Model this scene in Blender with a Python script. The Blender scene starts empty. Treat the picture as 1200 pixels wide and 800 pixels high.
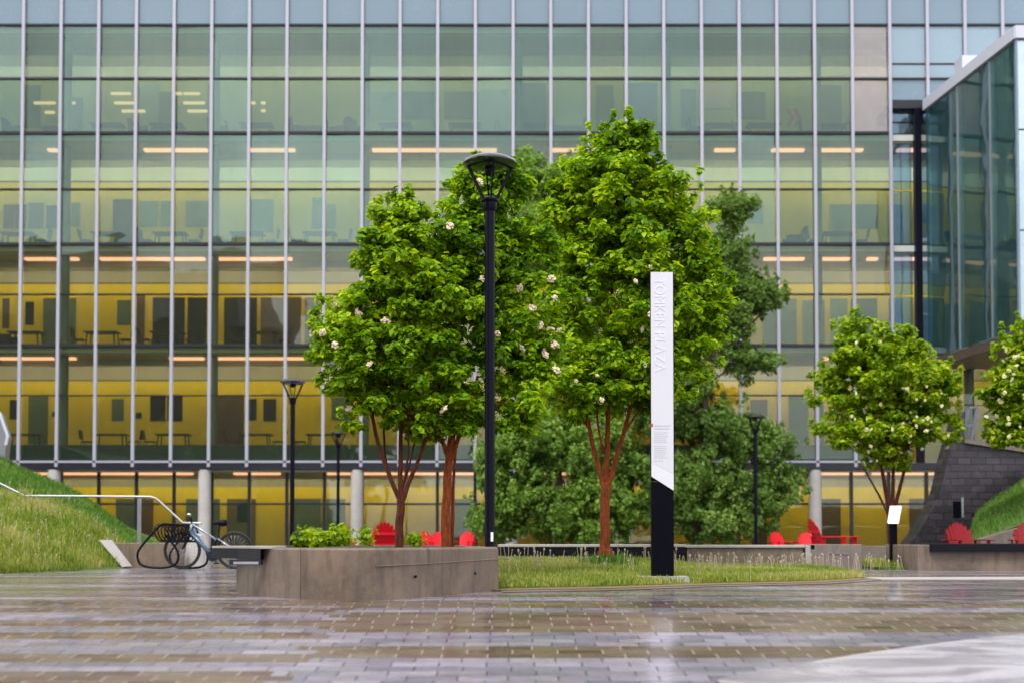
import bpy, math, random
import numpy as np
from mathutils import Vector, Matrix
R = math.radians
random.seed(7)
sc = bpy.context.scene
COL = sc.collection

# ------------------------------------------------------------------ camera geometry (photo is 1200 x 800)
F = 1490.0; TH = R(1.86); CZ = 0.52
PPY = 633 - F*math.tan(TH)            # principal row; the horizon sits at row 633
cT, sT = math.cos(TH), math.sin(TH)
def at(px, py, Y):
    dx = (px-600)/F; dy = (PPY-py)/F
    yw = cT - sT*dy; zw = sT + cT*dy
    t = Y/yw
    return (dx*t, Y, CZ + zw*t)
def HZ(py, Y): return at(600, py, Y)[2]
def XX(px, Y, py=600): return at(px, py, Y)[0]
def gy(py):                            # distance of a point of the level plaza seen at row py
    dy = (PPY-py)/F
    return (cT - sT*dy)*(-CZ)/(sT + cT*dy)

# ------------------------------------------------------------------ mesh builder
class MB:
    def __init__(s): s.v = []; s.f = []
    def add(s, vs, fs):
        n = len(s.v); s.v += [tuple(p) for p in vs]; s.f += [tuple(i+n for i in f) for f in fs]
        return s
    def box(s, x0, x1, y0, y1, z0, z1):
        return s.add([(x0,y0,z0),(x1,y0,z0),(x1,y1,z0),(x0,y1,z0),(x0,y0,z1),(x1,y0,z1),(x1,y1,z1),(x0,y1,z1)],
              [(0,3,2,1),(4,5,6,7),(0,1,5,4),(1,2,6,5),(2,3,7,6),(3,0,4,7)])
    def cbox(s, x0, x1, y0, y1, z0, z1, c=0.01):     # box with chamfered vertical and top edges
        p = [(x0+c,y0),(x1-c,y0),(x1,y0+c),(x1,y1-c),(x1-c,y1),(x0+c,y1),(x0,y1-c),(x0,y0+c)]
        q = [(min(max(a,x0+c),x1-c), min(max(b,y0+c),y1-c)) for a,b in p]
        vs = [(a,b,z0) for a,b in p]+[(a,b,z1-c) for a,b in p]+[(a,b,z1) for a,b in q]
        fs = [tuple(range(7,-1,-1)), tuple(range(16,24))]
        for i in range(8):
            j = (i+1) % 8
            fs += [(i,j,8+j,8+i),(8+i,8+j,16+j,16+i)]
        return s.add(vs, fs)
    def bar(s, a, b, w, h=None):                     # rectangular bar a->b
        h = h or w
        a, b = Vector(a), Vector(b); d = (b-a).normalized()
        up = Vector((0,0,1)) if abs(d.z) < .95 else Vector((0,1,0))
        u = d.cross(up).normalized()*w/2; n = u.cross(d).normalized()*h/2
        vs = [a-u-n,a+u-n,a+u+n,a-u+n,b-u-n,b+u-n,b+u+n,b-u+n]
        return s.add(vs, [(0,1,2,3),(7,6,5,4),(0,4,5,1),(1,5,6,2),(2,6,7,3),(3,7,4,0)])
    def tube(s, pts, rs, n=8, closed=False):
        pts = [Vector(p) for p in pts]
        if not hasattr(rs, '__len__'): rs = [rs]*len(pts)
        m = len(pts); vs = []; fs = []
        prev = None
        for i, p in enumerate(pts):
            if closed: d = pts[(i+1) % m]-pts[i-1]
            else: d = pts[min(i+1, m-1)]-pts[max(i-1, 0)]
            d = d.normalized() if d.length > 1e-9 else Vector((0,0,1))
            if prev is None:
                ref = Vector((0,0,1)) if abs(d.z) < .9 else Vector((1,0,0))
                u = d.cross(ref).normalized()
            else:
                u = (prev - d*prev.dot(d)).normalized()
            prev = u; w = d.cross(u)
            for k in range(n):
                a = 2*math.pi*k/n
                vs.append(p + (u*math.cos(a)+w*math.sin(a))*rs[i])
        for i in range(m if closed else m-1):
            j = (i+1) % m
            for k in range(n):
                l = (k+1) % n
                fs.append((i*n+k, i*n+l, j*n+l, j*n+k))
        if not closed:
            fs.append(tuple(range(n-1,-1,-1))); fs.append(tuple((m-1)*n+k for k in range(n)))
        return s.add(vs, fs)
    def lathe(s, prof, c=(0,0,0), n=24):
        vs = []; fs = []
        for r, z in prof:
            for k in range(n):
                a = 2*math.pi*k/n
                vs.append((c[0]+r*math.cos(a), c[1]+r*math.sin(a), c[2]+z))
        for i in range(len(prof)-1):
            for k in range(n):
                l = (k+1) % n
                fs.append((i*n+k, i*n+l, (i+1)*n+l, (i+1)*n+k))
        fs.append(tuple(range(n-1,-1,-1))); fs.append(tuple((len(prof)-1)*n+k for k in range(n)))
        return s.add(vs, fs)
    def prism(s, poly, z0, z1):                      # polygon in XY, counter-clockwise
        n = len(poly)
        vs = [(x,y,z0) for x,y in poly]+[(x,y,z1) for x,y in poly]
        fs = [tuple(range(n-1,-1,-1)), tuple(range(n,2*n))]
        for i in range(n): fs.append((i,(i+1)%n,n+(i+1)%n,n+i))
        return s.add(vs, fs)
    def slabxz(s, poly, y0, y1):                     # polygon in XZ, extruded in Y
        n = len(poly)
        vs = [(x,y0,z) for x,z in poly]+[(x,y1,z) for x,z in poly]
        fs = [tuple(range(n)), tuple(range(2*n-1,n-1,-1))]
        for i in range(n): fs.append(((i+1)%n,i,n+i,n+(i+1)%n))
        return s.add(vs, fs)

def obj(name, mb, m, parent=None, smooth=False):
    me = bpy.data.meshes.new(name)
    org = Vector((0,0,0))
    q = parent
    while q is not None:
        org = org + q.location; q = q.parent
    me.from_pydata([tuple(Vector(p)-org) for p in mb.v] if org.length > 0 else mb.v, [], mb.f)
    me.materials.append(m)
    me.update()
    if smooth:
        me.polygons.foreach_set('use_smooth', [True]*len(me.polygons))
    o = bpy.data.objects.new(name, me); COL.objects.link(o)
    if parent is not None: o.parent = parent
    return o
def tag(o, label=None, cat=None, group=None, kind=None):
    if label: o['label'] = label
    if cat: o['category'] = cat
    if group: o['group'] = group
    if kind: o['kind'] = kind
    return o
def thing(name, label, cat, loc=(0,0,0), group=None):
    o = bpy.data.objects.new(name, None); COL.objects.link(o); o.location = loc
    o.empty_display_size = .2
    return tag(o, label, cat, group)
def smooth_by_angle(o, ang=40):
    me = o.data
    me.polygons.foreach_set('use_smooth', [True]*len(me.polygons))
    try: me.set_sharp_from_angle(angle=R(ang))
    except Exception: pass
    return o
CH = {}
def dup(root, loc, rz=None, label=None, scale=None, group=None):
    def cp(o, par):
        c = o.copy(); COL.objects.link(c)
        if par is not None: c.parent = par
        for ch in list(o.children): cp(ch, c)
        return c
    r = cp(root, None)
    r.location = loc
    if rz is not None: r.rotation_euler = (0,0,rz)
    if scale: r.scale = (scale,)*3
    if label: r['label'] = label
    if group: r['group'] = group
    return r

# ------------------------------------------------------------------ materials
class NT:
    def __init__(s, name):
        s.m = bpy.data.materials.new(name); s.m.use_nodes = True
        s.t = s.m.node_tree; s.t.nodes.clear()
        s.out = s.t.nodes.new('ShaderNodeOutputMaterial')
    def n(s, typ, **kw):
        nd = s.t.nodes.new('ShaderNode'+typ)
        for k, v in kw.items(): setattr(nd, k, v)
        return nd
    def l(s, a, b): s.t.links.new(a, b)
    def put(s, sock, v):
        if hasattr(v, 'is_output'): s.l(v, sock)
        else: sock.default_value = v
    def math(s, op, a, b=0.0, c=None, clamp=False):
        nd = s.n('Math', operation=op, use_clamp=clamp)
        s.put(nd.inputs[0], a); s.put(nd.inputs[1], b)
        if c is not None: s.put(nd.inputs[2], c)
        return nd.outputs[0]
    def mix(s, fac, a, b):
        nd = s.n('Mix', data_type='RGBA')
        s.put(nd.inputs[0], fac)
        for i, v in ((6,a),(7,b)):
            if hasattr(v,'is_output'): s.l(v, nd.inputs[i])
            else: nd.inputs[i].default_value = (*v[:3], 1)
        return nd.outputs[2]
    def noise(s, scale, detail=4, rough=.55, vec=None, dist=0):
        nd = s.n('TexNoise'); nd.inputs['Scale'].default_value = scale
        nd.inputs['Detail'].default_value = detail; nd.inputs['Roughness'].default_value = rough
        nd.inputs['Distortion'].default_value = dist
        if vec is not None: s.l(vec, nd.inputs['Vector'])
        return nd
    def ramp(s, fac, stops, interp='LINEAR'):
        nd = s.n('ValToRGB'); cr = nd.color_ramp; cr.interpolation = interp
        while len(cr.elements) < len(stops): cr.elements.new(.5)
        for e, (p, c) in zip(cr.elements, stops):
            e.position = p; e.color = (*c[:3], 1) if hasattr(c,'__len__') else (c,c,c,1)
        s.l(fac, nd.inputs[0]); return nd.outputs[0]
    def pos(s): return s.n('NewGeometry').outputs['Position']
    def scaled(s, vec, sc_):
        nd = s.n('Mapping'); nd.inputs['Scale'].default_value = sc_; s.l(vec, nd.inputs['Vector']); return nd.outputs[0]
    def bump(s, h, st=.3, dist=.01):
        nd = s.n('Bump'); nd.inputs['Strength'].default_value = st; nd.inputs['Distance'].default_value = dist
        s.l(h, nd.inputs['Height']); return nd.outputs[0]
    def pbsdf(s, base=None, rough=.5, metal=0, normal=None, spec=.5, coat=0):
        p = s.n('BsdfPrincipled')
        if base is not None:
            if hasattr(base,'is_output'): s.l(base, p.inputs['Base Color'])
            else: p.inputs['Base Color'].default_value = (*base[:3],1)
        s.put(p.inputs['Roughness'], rough); s.put(p.inputs['Metallic'], metal)
        p.inputs['Specular IOR Level'].default_value = spec
        p.inputs['Coat Weight'].default_value = coat; p.inputs['Coat Roughness'].default_value = .08
        if normal is not None: s.l(normal, p.inputs['Normal'])
        return p
    def done(s, sh): s.l(sh, s.out.inputs['Surface']); return s.m

def simple(name, c, rough=.5, metal=0, var=.12, scale=6, bump=.15, coat=0, spec=.5):
    t = NT(name); po = t.pos()
    nz = t.noise(scale, 5, .6, po)
    a = tuple(x*(1-var) for x in c); b = tuple(min(1,x*(1+var)) for x in c)
    col = t.mix(nz.outputs['Fac'], a, b)
    n2 = t.noise(scale*12, 3, .6, po)
    rr = t.math('MULTIPLY_ADD', nz.outputs['Fac'], .25, max(.02, rough-.12), clamp=True)
    nb = t.bump(n2.outputs['Fac'], bump, .004) if bump else None
    p = t.pbsdf(col, rr, metal, nb, spec, coat)
    return t.done(p.outputs[0])

def concrete(name, c, dark=.55, stain=1.0, rough=.7):
    t = NT(name); po = t.pos()
    n1 = t.noise(1.3, 6, .65, po, .4); n2 = t.noise(14, 5, .7, po); n3 = t.noise(120, 2, .5, po)
    streak = t.noise(3.0, 4, .6, t.scaled(po, (3,3,.5)))
    c0 = tuple(x*dark for x in c); c1 = tuple(x*1.15 for x in c)
    f = t.ramp(n1.outputs['Fac'], [(.32,0.0),(.62,1.0)])
    col = t.mix(f, c0, c)
    f2 = t.ramp(n2.outputs['Fac'], [(.35,0.0),(.7,1.0)])
    col = t.mix(t.math('MULTIPLY', f2, .45), col, c1)
    f3 = t.ramp(streak.outputs['Fac'], [(.5,0.0),(.72,1.0)])
    col = t.mix(t.math('MULTIPLY', f3, .45*stain), col, tuple(x*dark*.7 for x in c))
    sp = t.ramp(n3.outputs['Fac'], [(.66,0.0),(.72,1.0)])
    col = t.mix(t.math('MULTIPLY', sp, .5), col, tuple(x*.35 for x in c))
    h = t.math('ADD', n2.outputs['Fac'], t.math('MULTIPLY', n3.outputs['Fac'], .5))
    p = t.pbsdf(col, t.math('MULTIPLY_ADD', f, .25, rough-.2), 0, t.bump(h, .35, .01))
    return t.done(p.outputs[0])

def leafmat(name, stops, trans=.42, clump=1.6, rough=.5):
    t = NT(name); g = t.n('NewGeometry')
    nz = t.noise(clump, 3, .5, g.outputs['Position'])
    f = t.math('ADD', t.math('MULTIPLY', g.outputs['Random Per Island'], .50), t.math('MULTIPLY_ADD', nz.outputs['Fac'], 1.1, -.27), clamp=True)
    col = t.ramp(f, stops)
    p = t.pbsdf(col, rough, 0, None, .22)
    tr = t.n('BsdfTranslucent')
    hs = t.n('HueSaturation'); hs.inputs['Hue'].default_value = .485; hs.inputs['Saturation'].default_value = 1.1; hs.inputs['Value'].default_value = 1.25
    t.l(col, hs.inputs['Color']); t.l(hs.outputs[0], tr.inputs['Color'])
    mx = t.n('MixShader'); mx.inputs[0].default_value = trans
    t.l(p.outputs[0], mx.inputs[1]); t.l(tr.outputs[0], mx.inputs[2])
    return t.done(mx.outputs[0])

def barkmat(name, c1, c2, vs=(6,6,1.2)):
    t = NT(name); po = t.pos()
    n1 = t.noise(6, 6, .7, t.scaled(po, vs), .6); n2 = t.noise(40, 4, .6, t.scaled(po, (1,1,2.5)))
    f = t.ramp(n1.outputs['Fac'], [(.35,0.0),(.62,1.0)])
    col = t.mix(f, c1, c2)
    col = t.mix(t.math('MULTIPLY', t.ramp(n2.outputs['Fac'], [(.55,0.0),(.75,1.0)]), .6), col, tuple(x*.35 for x in c1))
    p = t.pbsdf(col, .55, 0, t.bump(t.math('ADD', n1.outputs['Fac'], n2.outputs['Fac']), 1.0, .03), .2)
    return t.done(p.outputs[0])

def glassmat(name, tint, base=.10, gcol=(.86,.94,1.0), rough=.015, wav=.05, sc_=.5, streak=0.0, film=(.55,.66,.62)):
    t = NT(name); po = t.pos()
    tr = t.n('BsdfTransparent'); gl = t.n('BsdfGlossy')
    gl.inputs['Color'].default_value = (*gcol,1); gl.inputs['Roughness'].default_value = rough
    nz = t.noise(sc_, 2, .4, po, .3)
    nb = t.bump(nz.outputs['Fac'], 1.0, wav); t.l(nb, gl.inputs['Normal'])
    st = t.noise(2.2, 4, .6, t.scaled(po, (4,4,.25)))
    k = t.ramp(st.outputs['Fac'], [(.3,.86),(.7,1.0)])
    mxc = t.mix(k, tuple(x*.8 for x in tint), tint); t.l(mxc, tr.inputs['Color'])
    fr = t.n('Fresnel'); fr.inputs['IOR'].default_value = 1.45
    fac = t.math('ADD', fr.outputs[0], base, clamp=True)
    df = t.n('BsdfDiffuse'); df.inputs['Color'].default_value = (*film,1)     # dust and rain film; on the wing, teal brightness put into the colour
    m0 = t.n('MixShader'); m0.inputs[0].default_value = .035+streak
    t.l(tr.outputs[0], m0.inputs[1]); t.l(df.outputs[0], m0.inputs[2])
    mx = t.n('MixShader'); t.l(fac, mx.inputs[0]); t.l(m0.outputs[0], mx.inputs[1]); t.l(gl.outputs[0], mx.inputs[2])
    return t.done(mx.outputs[0])

def emit(name, c, s):
    t = NT(name); e = t.n('Emission'); e.inputs[0].default_value = (*c,1); e.inputs[1].default_value = s
    return t.done(e.outputs[0])

M = {}
M['mullion'] = simple('mullion_metal', (.41,.41,.475), .45, .2, .05, 2, 0)
M['darkmetal'] = simple('dark_metal', (.009,.009,.016), .4, 0, .2, 4, 0)
M['lamp'] = simple('lamp_black', (.003,.003,.010), .34, 0, .2, 5, .05, spec=.12)
M['railgrey'] = simple('rail_grey', (.16,.15,.20), .45, .2, .1, 6, 0)
M['lampcap'] = simple('lamp_cap_gloss', (.006,.006,.014), .2, 0, .2, 5, 0, spec=.6, coat=.5)
M['steel'] = simple('galvanised_steel', (.42,.43,.47), .38, .8, .15, 10, .05)
M['white'] = simple('white_panel', (.76,.76,.82), .35, 0, .03, 2, 0)
M['signgrey'] = simple('sign_pale_grey', (.66,.66,.705), .35, 0, .05, 2, 0)
M['letters'] = simple('sign_letter_white', (.725,.725,.765), .35, 0, .02, 2, 0)
M['ink'] = simple('sign_ink_grey', (.42,.42,.47), .5, 0, .05, 20, 0)
M['redmark'] = simple('sign_red_mark', (.5,.04,.03), .5, 0, .05, 20, 0)
M['signblack'] = simple('sign_black', (.003,.003,.007), .45, 0, .2, 4, .03, spec=.05)
M['conc'] = concrete('wet_concrete', (.205,.150,.106), .42, 1.5)
M['conc2'] = concrete('grey_concrete', (.19,.155,.13), .5)
M['conc_light'] = concrete('light_concrete', (.40,.37,.345), .75, .6)
M['column'] = concrete('column_concrete', (.50,.47,.44), .8, .6)
M['blacktop'] = simple('black_bench_top', (.005,.005,.009), .5, 0, .3, 8, .1, spec=.15)
M['red'] = simple('red_plastic', (.55,.004,.012), .5, 0, .1, 5, .05, spec=.2)
M['reddark'] = simple('deep_red_plastic', (.19,.003,.006), .5, 0, .12, 5, .05, spec=.2)
M['orange'] = simple('orange_plastic', (.62,.11,.02), .4, 0, .1, 5, .05)
M['yellow'] = simple('yellow_wall_paint', (.84,.575,.004), .55, 0, .08, 1.2, 0)
M['paleyellow'] = simple('pale_yellow_wall', (.78,.58,.03), .6, 0, .08, 1.0, 0)
M['paleroom'] = simple('pale_room_wall', (.38,.38,.15), .6, 0, .12, .8, 0)
M['plaster'] = simple('white_ceiling_plaster', (.72,.70,.64), .7, 0, .06, 1.5, 0)
M['greyband'] = simple('grey_bulkhead', (.42,.36,.30), .7, 0, .08, 1.0, 0)
M['slab'] = simple('slab_edge', (.55,.60,.55), .6, 0, .06, 2, 0)
M['floor'] = simple('interior_floor', (.25,.22,.2), .4, 0, .1, 2, 0)
M['darkroom'] = simple('dark_glazed_room', (.035,.032,.030), .2, 0, .4, 1.5, 0)
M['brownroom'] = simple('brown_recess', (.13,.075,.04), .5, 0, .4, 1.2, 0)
M['door'] = simple('grey_green_door', (.12,.15,.12), .45, 0, .15, 1.5, 0)
M['paneblue'] = simple('pale_blue_panel', (.22,.29,.28), .3, 0, .15, 1.2, 0)
M['mauve'] = simple('mauve_blind', (.46,.38,.38), .6, 0, .08, 1, 0)
M['furn'] = simple('dark_furniture', (.035,.033,.034), .5, 0, .2, 5, 0)
M['furnblue'] = simple('blue_grey_furniture', (.07,.11,.13), .5, 0, .2, 5, 0)
M['spandrel'] = simple('blue_spandrel_panel', (.16,.235,.29), .25, 0, .12, .35, 0, coat=.5)
M['spandrel2'] = simple('light_blue_spandrel', (.24,.33,.385), .25, 0, .10, .35, 0, coat=.5)
M['coping'] = simple('white_coping', (.56,.57,.63), .4, 0, .06, 2, 0)
M['fascia'] = simple('brown_fascia', (.10,.07,.055), .4, 0, .2, 3, 0)
M['chev'] = simple('red_chevron', (.50,.12,.10), .5, 0, .1, 4, 0)
M['soil'] = simple('dark_soil', (.05,.035,.022), .9, 0, .4, 8, .8)
M['turf'] = simple('turf_base', (.07,.12,.018), .95, 0, .45, 5, .8)
M['turfdry'] = simple('dry_turf_edge', (.22,.13,.05), .95, 0, .4, 9, .8)
M['rubber'] = simple('tyre_rubber', (.012,.012,.013), .6, 0, .2, 20, .1)
M['bikeblue'] = simple('bike_blue_paint', (.10,.17,.24), .25, .3, .1, 5, 0, coat=.5)
M['bikepale'] = simple('bike_pale_paint', (.38,.44,.52), .25, .5, .1, 5, 0, coat=.5)
M['chrome'] = simple('bright_alloy', (.6,.6,.63), .25, .9, .05, 10, 0)
M['sticker'] = simple('white_sticker', (.8,.8,.8), .5, 0, .03, 10, 0)
M['stone'] = simple('hall_stone', (.075,.06,.05), .8, 0, .2, .4, .2)
M['slate'] = simple('hall_slate', (.05,.052,.06), .6, 0, .2, .6, .2)
M['hallglass'] = simple('hall_window', (.03,.035,.04), .1, 0, .2, .6, 0)
M['cove'] = emit('cove_lamp', (1.0,.50,.37), 1.25)
M['room_fill_low'] = emit('strong_room_fill_light', (1.0,.95,.78), 12.5)  # added fill light for the rooms below the top storey
M['room_fill'] = emit('room_fill_light', (1.0,.95,.78), 8.0)  # added fill light for the top storey rooms
M['pendant'] = emit('pendant_lamp', (1.0,.70,.42), .72)
M['glass'] = glassmat('green_facade_glass', (.79,.88,.71), .03, (.78,.93,.97), wav=.014, sc_=.5, streak=.005)
M['glass_b'] = glassmat('green_facade_glass_dim', (.73,.86,.71), .05, (.76,.93,.97), wav=.016, sc_=.5, streak=.02)
M['glass_low'] = glassmat('lower_facade_glass', (.86,.88,.71), .02, (.80,.93,.95), wav=.008, streak=-.02)
M['glass_p'] = glassmat('mauve_facade_glass', (.86,.84,.80), .10, (1,.9,.9), streak=.05)
M['glass_blue'] = glassmat('blue_recess_glass', (.58,.75,.87), .08, (.7,.88,1), wav=.015)
M['glass_wing'] = glassmat('wavy_wing_glass', (.88,.97,.97), .07, (.78,.97,1.0), .02, .03, .45, .10, (.16,.42,.44))  # teal film colour puts brightness into the wing panes
M['glass_front'] = glassmat('light_blue_wing_glass', (.6,.75,.85), .30, (.85,.95,1.0), streak=.2)
M['leaf'] = leafmat('bright_leaf', [(.15,(.028,.085,.002)),(.40,(.125,.27,.004)),(.66,(.31,.50,.008)),(.90,(.58,.72,.03))])
M['leaf2'] = leafmat('rich_leaf', [(.15,(.022,.078,.002)),(.40,(.10,.245,.004)),(.66,(.26,.46,.008)),(.90,(.52,.67,.03))])
M['leaf_lime'] = leafmat('lime_leaf', [(.15,(.05,.12,.003)),(.40,(.17,.31,.006)),(.66,(.34,.48,.012)),(.90,(.58,.66,.035))])
M['leaf_dark'] = leafmat('dark_oak_leaf', [(.12,(.045,.095,.018)),(.42,(.12,.215,.036)),(.72,(.20,.33,.06)),(.96,(.32,.45,.10))], .35, .5)
M['leaf_mid'] = leafmat('mid_oak_leaf', [(.12,(.055,.115,.016)),(.42,(.15,.275,.038)),(.72,(.26,.42,.06)),(.96,(.40,.55,.11))], .35, .5)
M['grass'] = leafmat('grass_blade', [(.12,(.085,.16,.018)),(.40,(.20,.28,.035)),(.64,(.33,.37,.075)),(.92,(.55,.46,.22))], .4, .75, .6)
M['grass_green'] = leafmat('green_grass_blade', [(.12,(.04,.12,.016)),(.45,(.085,.20,.025)),(.75,(.16,.28,.045)),(.98,(.32,.37,.12))], .4, .8, .6)
M['seed'] = simple('seed_head', (.40,.33,.22), .8, 0, .15, 30, 0)
M['petal'] = simple('cream_petal', (.86,.72,.52), .6, 0, .08, 60, .2)
M['petal_w'] = simple('pale_petal', (.82,.78,.46), .6, 0, .08, 60, .2)
M['bark'] = barkmat('orange_bark', (.11,.022,.004), (.36,.080,.012))
M['bark_d'] = barkmat('wet_red_bark', (.04,.014,.009), (.16,.038,.014))
M['bark_g'] = barkmat('grey_bark', (.07,.05,.038), (.13,.10,.08))

def blackbrick():
    t = NT('black_glazed_brick'); po = t.pos()
    sx = t.n('SeparateXYZ'); t.l(po, sx.inputs[0])
    cb = t.n('CombineXYZ'); t.l(t.math('ADD', sx.outputs[0], t.math('MULTIPLY', sx.outputs[1], .7)), cb.inputs[0]); t.l(sx.outputs[2], cb.inputs[1])
    b = t.n('TexBrick'); t.l(cb.outputs[0], b.inputs['Vector'])
    b.inputs['Scale'].default_value = 1; b.inputs['Brick Width'].default_value = .36; b.inputs['Row Height'].default_value = .17
    b.inputs['Mortar Size'].default_value = .012; b.inputs['Color1'].default_value = (.022,.018,.026,1); b.inputs['Color2'].default_value = (.055,.042,.055,1)
    b.inputs['Mortar'].default_value = (.012,.010,.012,1)
    nz = t.noise(3, 4, .6, po)
    sp = t.ramp(t.noise(5.5, 2, .4, po).outputs['Fac'], [(.62,0.0),(.74,1.0)])
    col = t.mix(t.math('MULTIPLY', sp, .25), b.outputs['Color'], (.12,.10,.13))  # pale patches put wet highlights into the brick colour
    p = t.pbsdf(col, t.math('MULTIPLY_ADD', nz.outputs['Fac'], .4, .12), 0, t.bump(t.math('ADD', t.math('MULTIPLY', b.outputs['Fac'], -1), t.math('MULTIPLY', nz.outputs['Fac'], .6)), .7, .02))
    return t.done(p.outputs[0])
M['blackbrick'] = blackbrick()

def paving():
    t = NT('wet_brick_paving'); po = t.pos()
    sx = t.n('SeparateXYZ'); t.l(po, sx.inputs[0]); X, Y = sx.outputs[0], sx.outputs[1]
    ry = t.math('DIVIDE', Y, .15); row = t.math('FLOOR', ry); fy = t.math('SUBTRACT', ry, row)
    hs = t.n('TexWhiteNoise', noise_dimensions='1D'); t.l(row, hs.inputs['W'])
    off = t.math('ADD', t.math('MULTIPLY', t.math('MODULO', row, 2), .5), t.math('MULTIPLY', hs.outputs['Value'], .12))
    rx = t.math('ADD', t.math('DIVIDE', X, .3), off); colx = t.math('FLOOR', rx); fx = t.math('SUBTRACT', rx, colx)
    cv = t.n('CombineXYZ'); t.l(colx, cv.inputs[0]); t.l(row, cv.inputs[1])
    wn = t.n('TexWhiteNoise', noise_dimensions='2D'); t.l(cv.outputs[0], wn.inputs['Vector'])
    # bands of blue-grey (0) and tan (1) courses, read off the plaza
    rowY = t.math('MULTIPLY', t.math('ADD', row, .5), .15)
    def bands(edges, y0, y1, first):
        u = t.math('DIVIDE', t.math('SUBTRACT', rowY, y0), y1-y0)
        st = [(0.0, float(first))]; c = first
        for e in edges:
            c = 1-c; st.append(((e-y0)/(y1-y0), float(c)))
        return t.ramp(u, st, 'CONSTANT')
    right = bands([8.18,8.62,9.33,10.3,10.62,11.3,11.75,12.3,13.1,13.5,14.6,15.2,16.2,17.0,18.4,19.0,20.2,21.0], 6, 26, 0)
    left = bands([7.72,8.08,8.40,8.92,9.30,9.52,9.90,10.36,10.56,10.72,11.34,11.85,12.5,13.2,14.0,15.2,16.0,17.4,18.2,19.8,20.6], 6, 26, 1)
    isleft = t.math('LESS_THAN', t.math('ADD', X, t.math('MULTIPLY', t.math('MODULO', row, 2), .15)), -1.3)
    band = t.mix(isleft, right, left)
    bsep = t.math('ADD', band, 0.0)
    big = t.noise(.55, 4, .6, t.scaled(po, (.6,1.5,1)), .5); mid = t.noise(7, 4, .6, po); fine = t.noise(90, 3, .6, po)
    blue = t.ramp(wn.outputs['Value'], [(0,(.21,.195,.26)),(.5,(.30,.265,.33)),(1,(.37,.335,.40))])
    tan = t.ramp(wn.outputs['Value'], [(0,(.105,.058,.045)),(.35,(.155,.105,.072)),(.7,(.20,.145,.10)),(1,(.135,.062,.048))])
    c = t.mix(bsep, blue, tan)
    c = t.mix(t.math('MULTIPLY', t.ramp(mid.outputs['Fac'], [(.35,0.0),(.7,1.0)]), .25), c, (.10,.085,.07))
    stain = t.ramp(t.noise(1.1, 4, .65, t.scaled(po, (.7,2.2,1)), .8).outputs['Fac'], [(.52,0.0),(.68,1.0)])
    c = t.mix(t.math('MULTIPLY', stain, .38), c, (.05,.038,.03))
    jx = t.math('LESS_THAN', fx, .034); jy = t.math('LESS_THAN', fy, .055)
    jcol = t.mix(bsep, (.022,.018,.022), (.30,.24,.19))
    c = t.mix(t.math('MULTIPLY', jx, .95), c, jcol)
    jc2 = t.mix(bsep, (.05,.045,.05), (.10,.07,.045))
    c = t.mix(t.math('MULTIPLY', jy, .75), c, jc2)
    far = t.math('MULTIPLY_ADD', Y, .35, -7.6, clamp=True)          # plain grey concrete beyond the brick field
    asp = t.mix(mid.outputs['Fac'], (.17,.16,.155), (.23,.215,.205))
    c = t.mix(far, c, asp)
    joint = t.math('MAXIMUM', jx, jy)
    wet = t.ramp(big.outputs['Fac'], [(.36,.07),(.52,.17),(.68,.32)])
    r = t.math('ADD', t.math('ADD', wet, t.math('MULTIPLY', bsep, .08)), t.math('MULTIPLY', t.math('SUBTRACT', wn.outputs['Value'], .5), .10))
    r = t.math('ADD', r, t.math('MULTIPLY', joint, .3), clamp=True)
    h = t.math('ADD', t.math('MULTIPLY', joint, -1.0), t.math('ADD', t.math('MULTIPLY', fine.outputs['Fac'], .35), t.math('MULTIPLY', wn.outputs['Value'], .35)))
    p = t.pbsdf(c, r, 0, t.bump(h, .35, .006), .55)
    film = t.ramp(t.noise(.9, 4, .6, t.scaled(po, (.5,1.6,1)), .7).outputs['Fac'], [(.36,.08),(.54,.32),(.68,.8)])
    t.l(t.math('MULTIPLY', film, t.math('MULTIPLY_ADD', joint, -.35, 1.0)), p.inputs['Coat Weight'])
    p.inputs['Coat Roughness'].default_value = .11
    t.l(t.bump(t.math('ADD', t.math('MULTIPLY', joint, -.5), t.math('MULTIPLY', mid.outputs['Fac'], .25)), .25, .004), p.inputs['Coat Normal'])
    return t.done(p.outputs[0])
M['paving'] = paving()

def wetslab():
    t = NT('wet_concrete_slab'); po = t.pos()
    n1 = t.noise(1.2, 5, .65, t.scaled(po, (.8,2.2,1)), .9); n2 = t.noise(60, 3, .6, po); n3 = t.noise(6, 4, .6, po)
    c = t.mix(t.ramp(n1.outputs['Fac'], [(.38,0.0),(.6,1.0)]), (.27,.245,.265), (.42,.39,.415))
    c = t.mix(t.math('MULTIPLY', t.ramp(n3.outputs['Fac'], [(.6,0.0),(.75,1.0)]), .4), c, (.19,.15,.14))
    p = t.pbsdf(c, t.ramp(n1.outputs['Fac'], [(.35,.14),(.65,.38)]), 0, t.bump(n2.outputs['Fac'], .3, .004))
    return t.done(p.outputs[0])
M['wetslab'] = wetslab()

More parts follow.
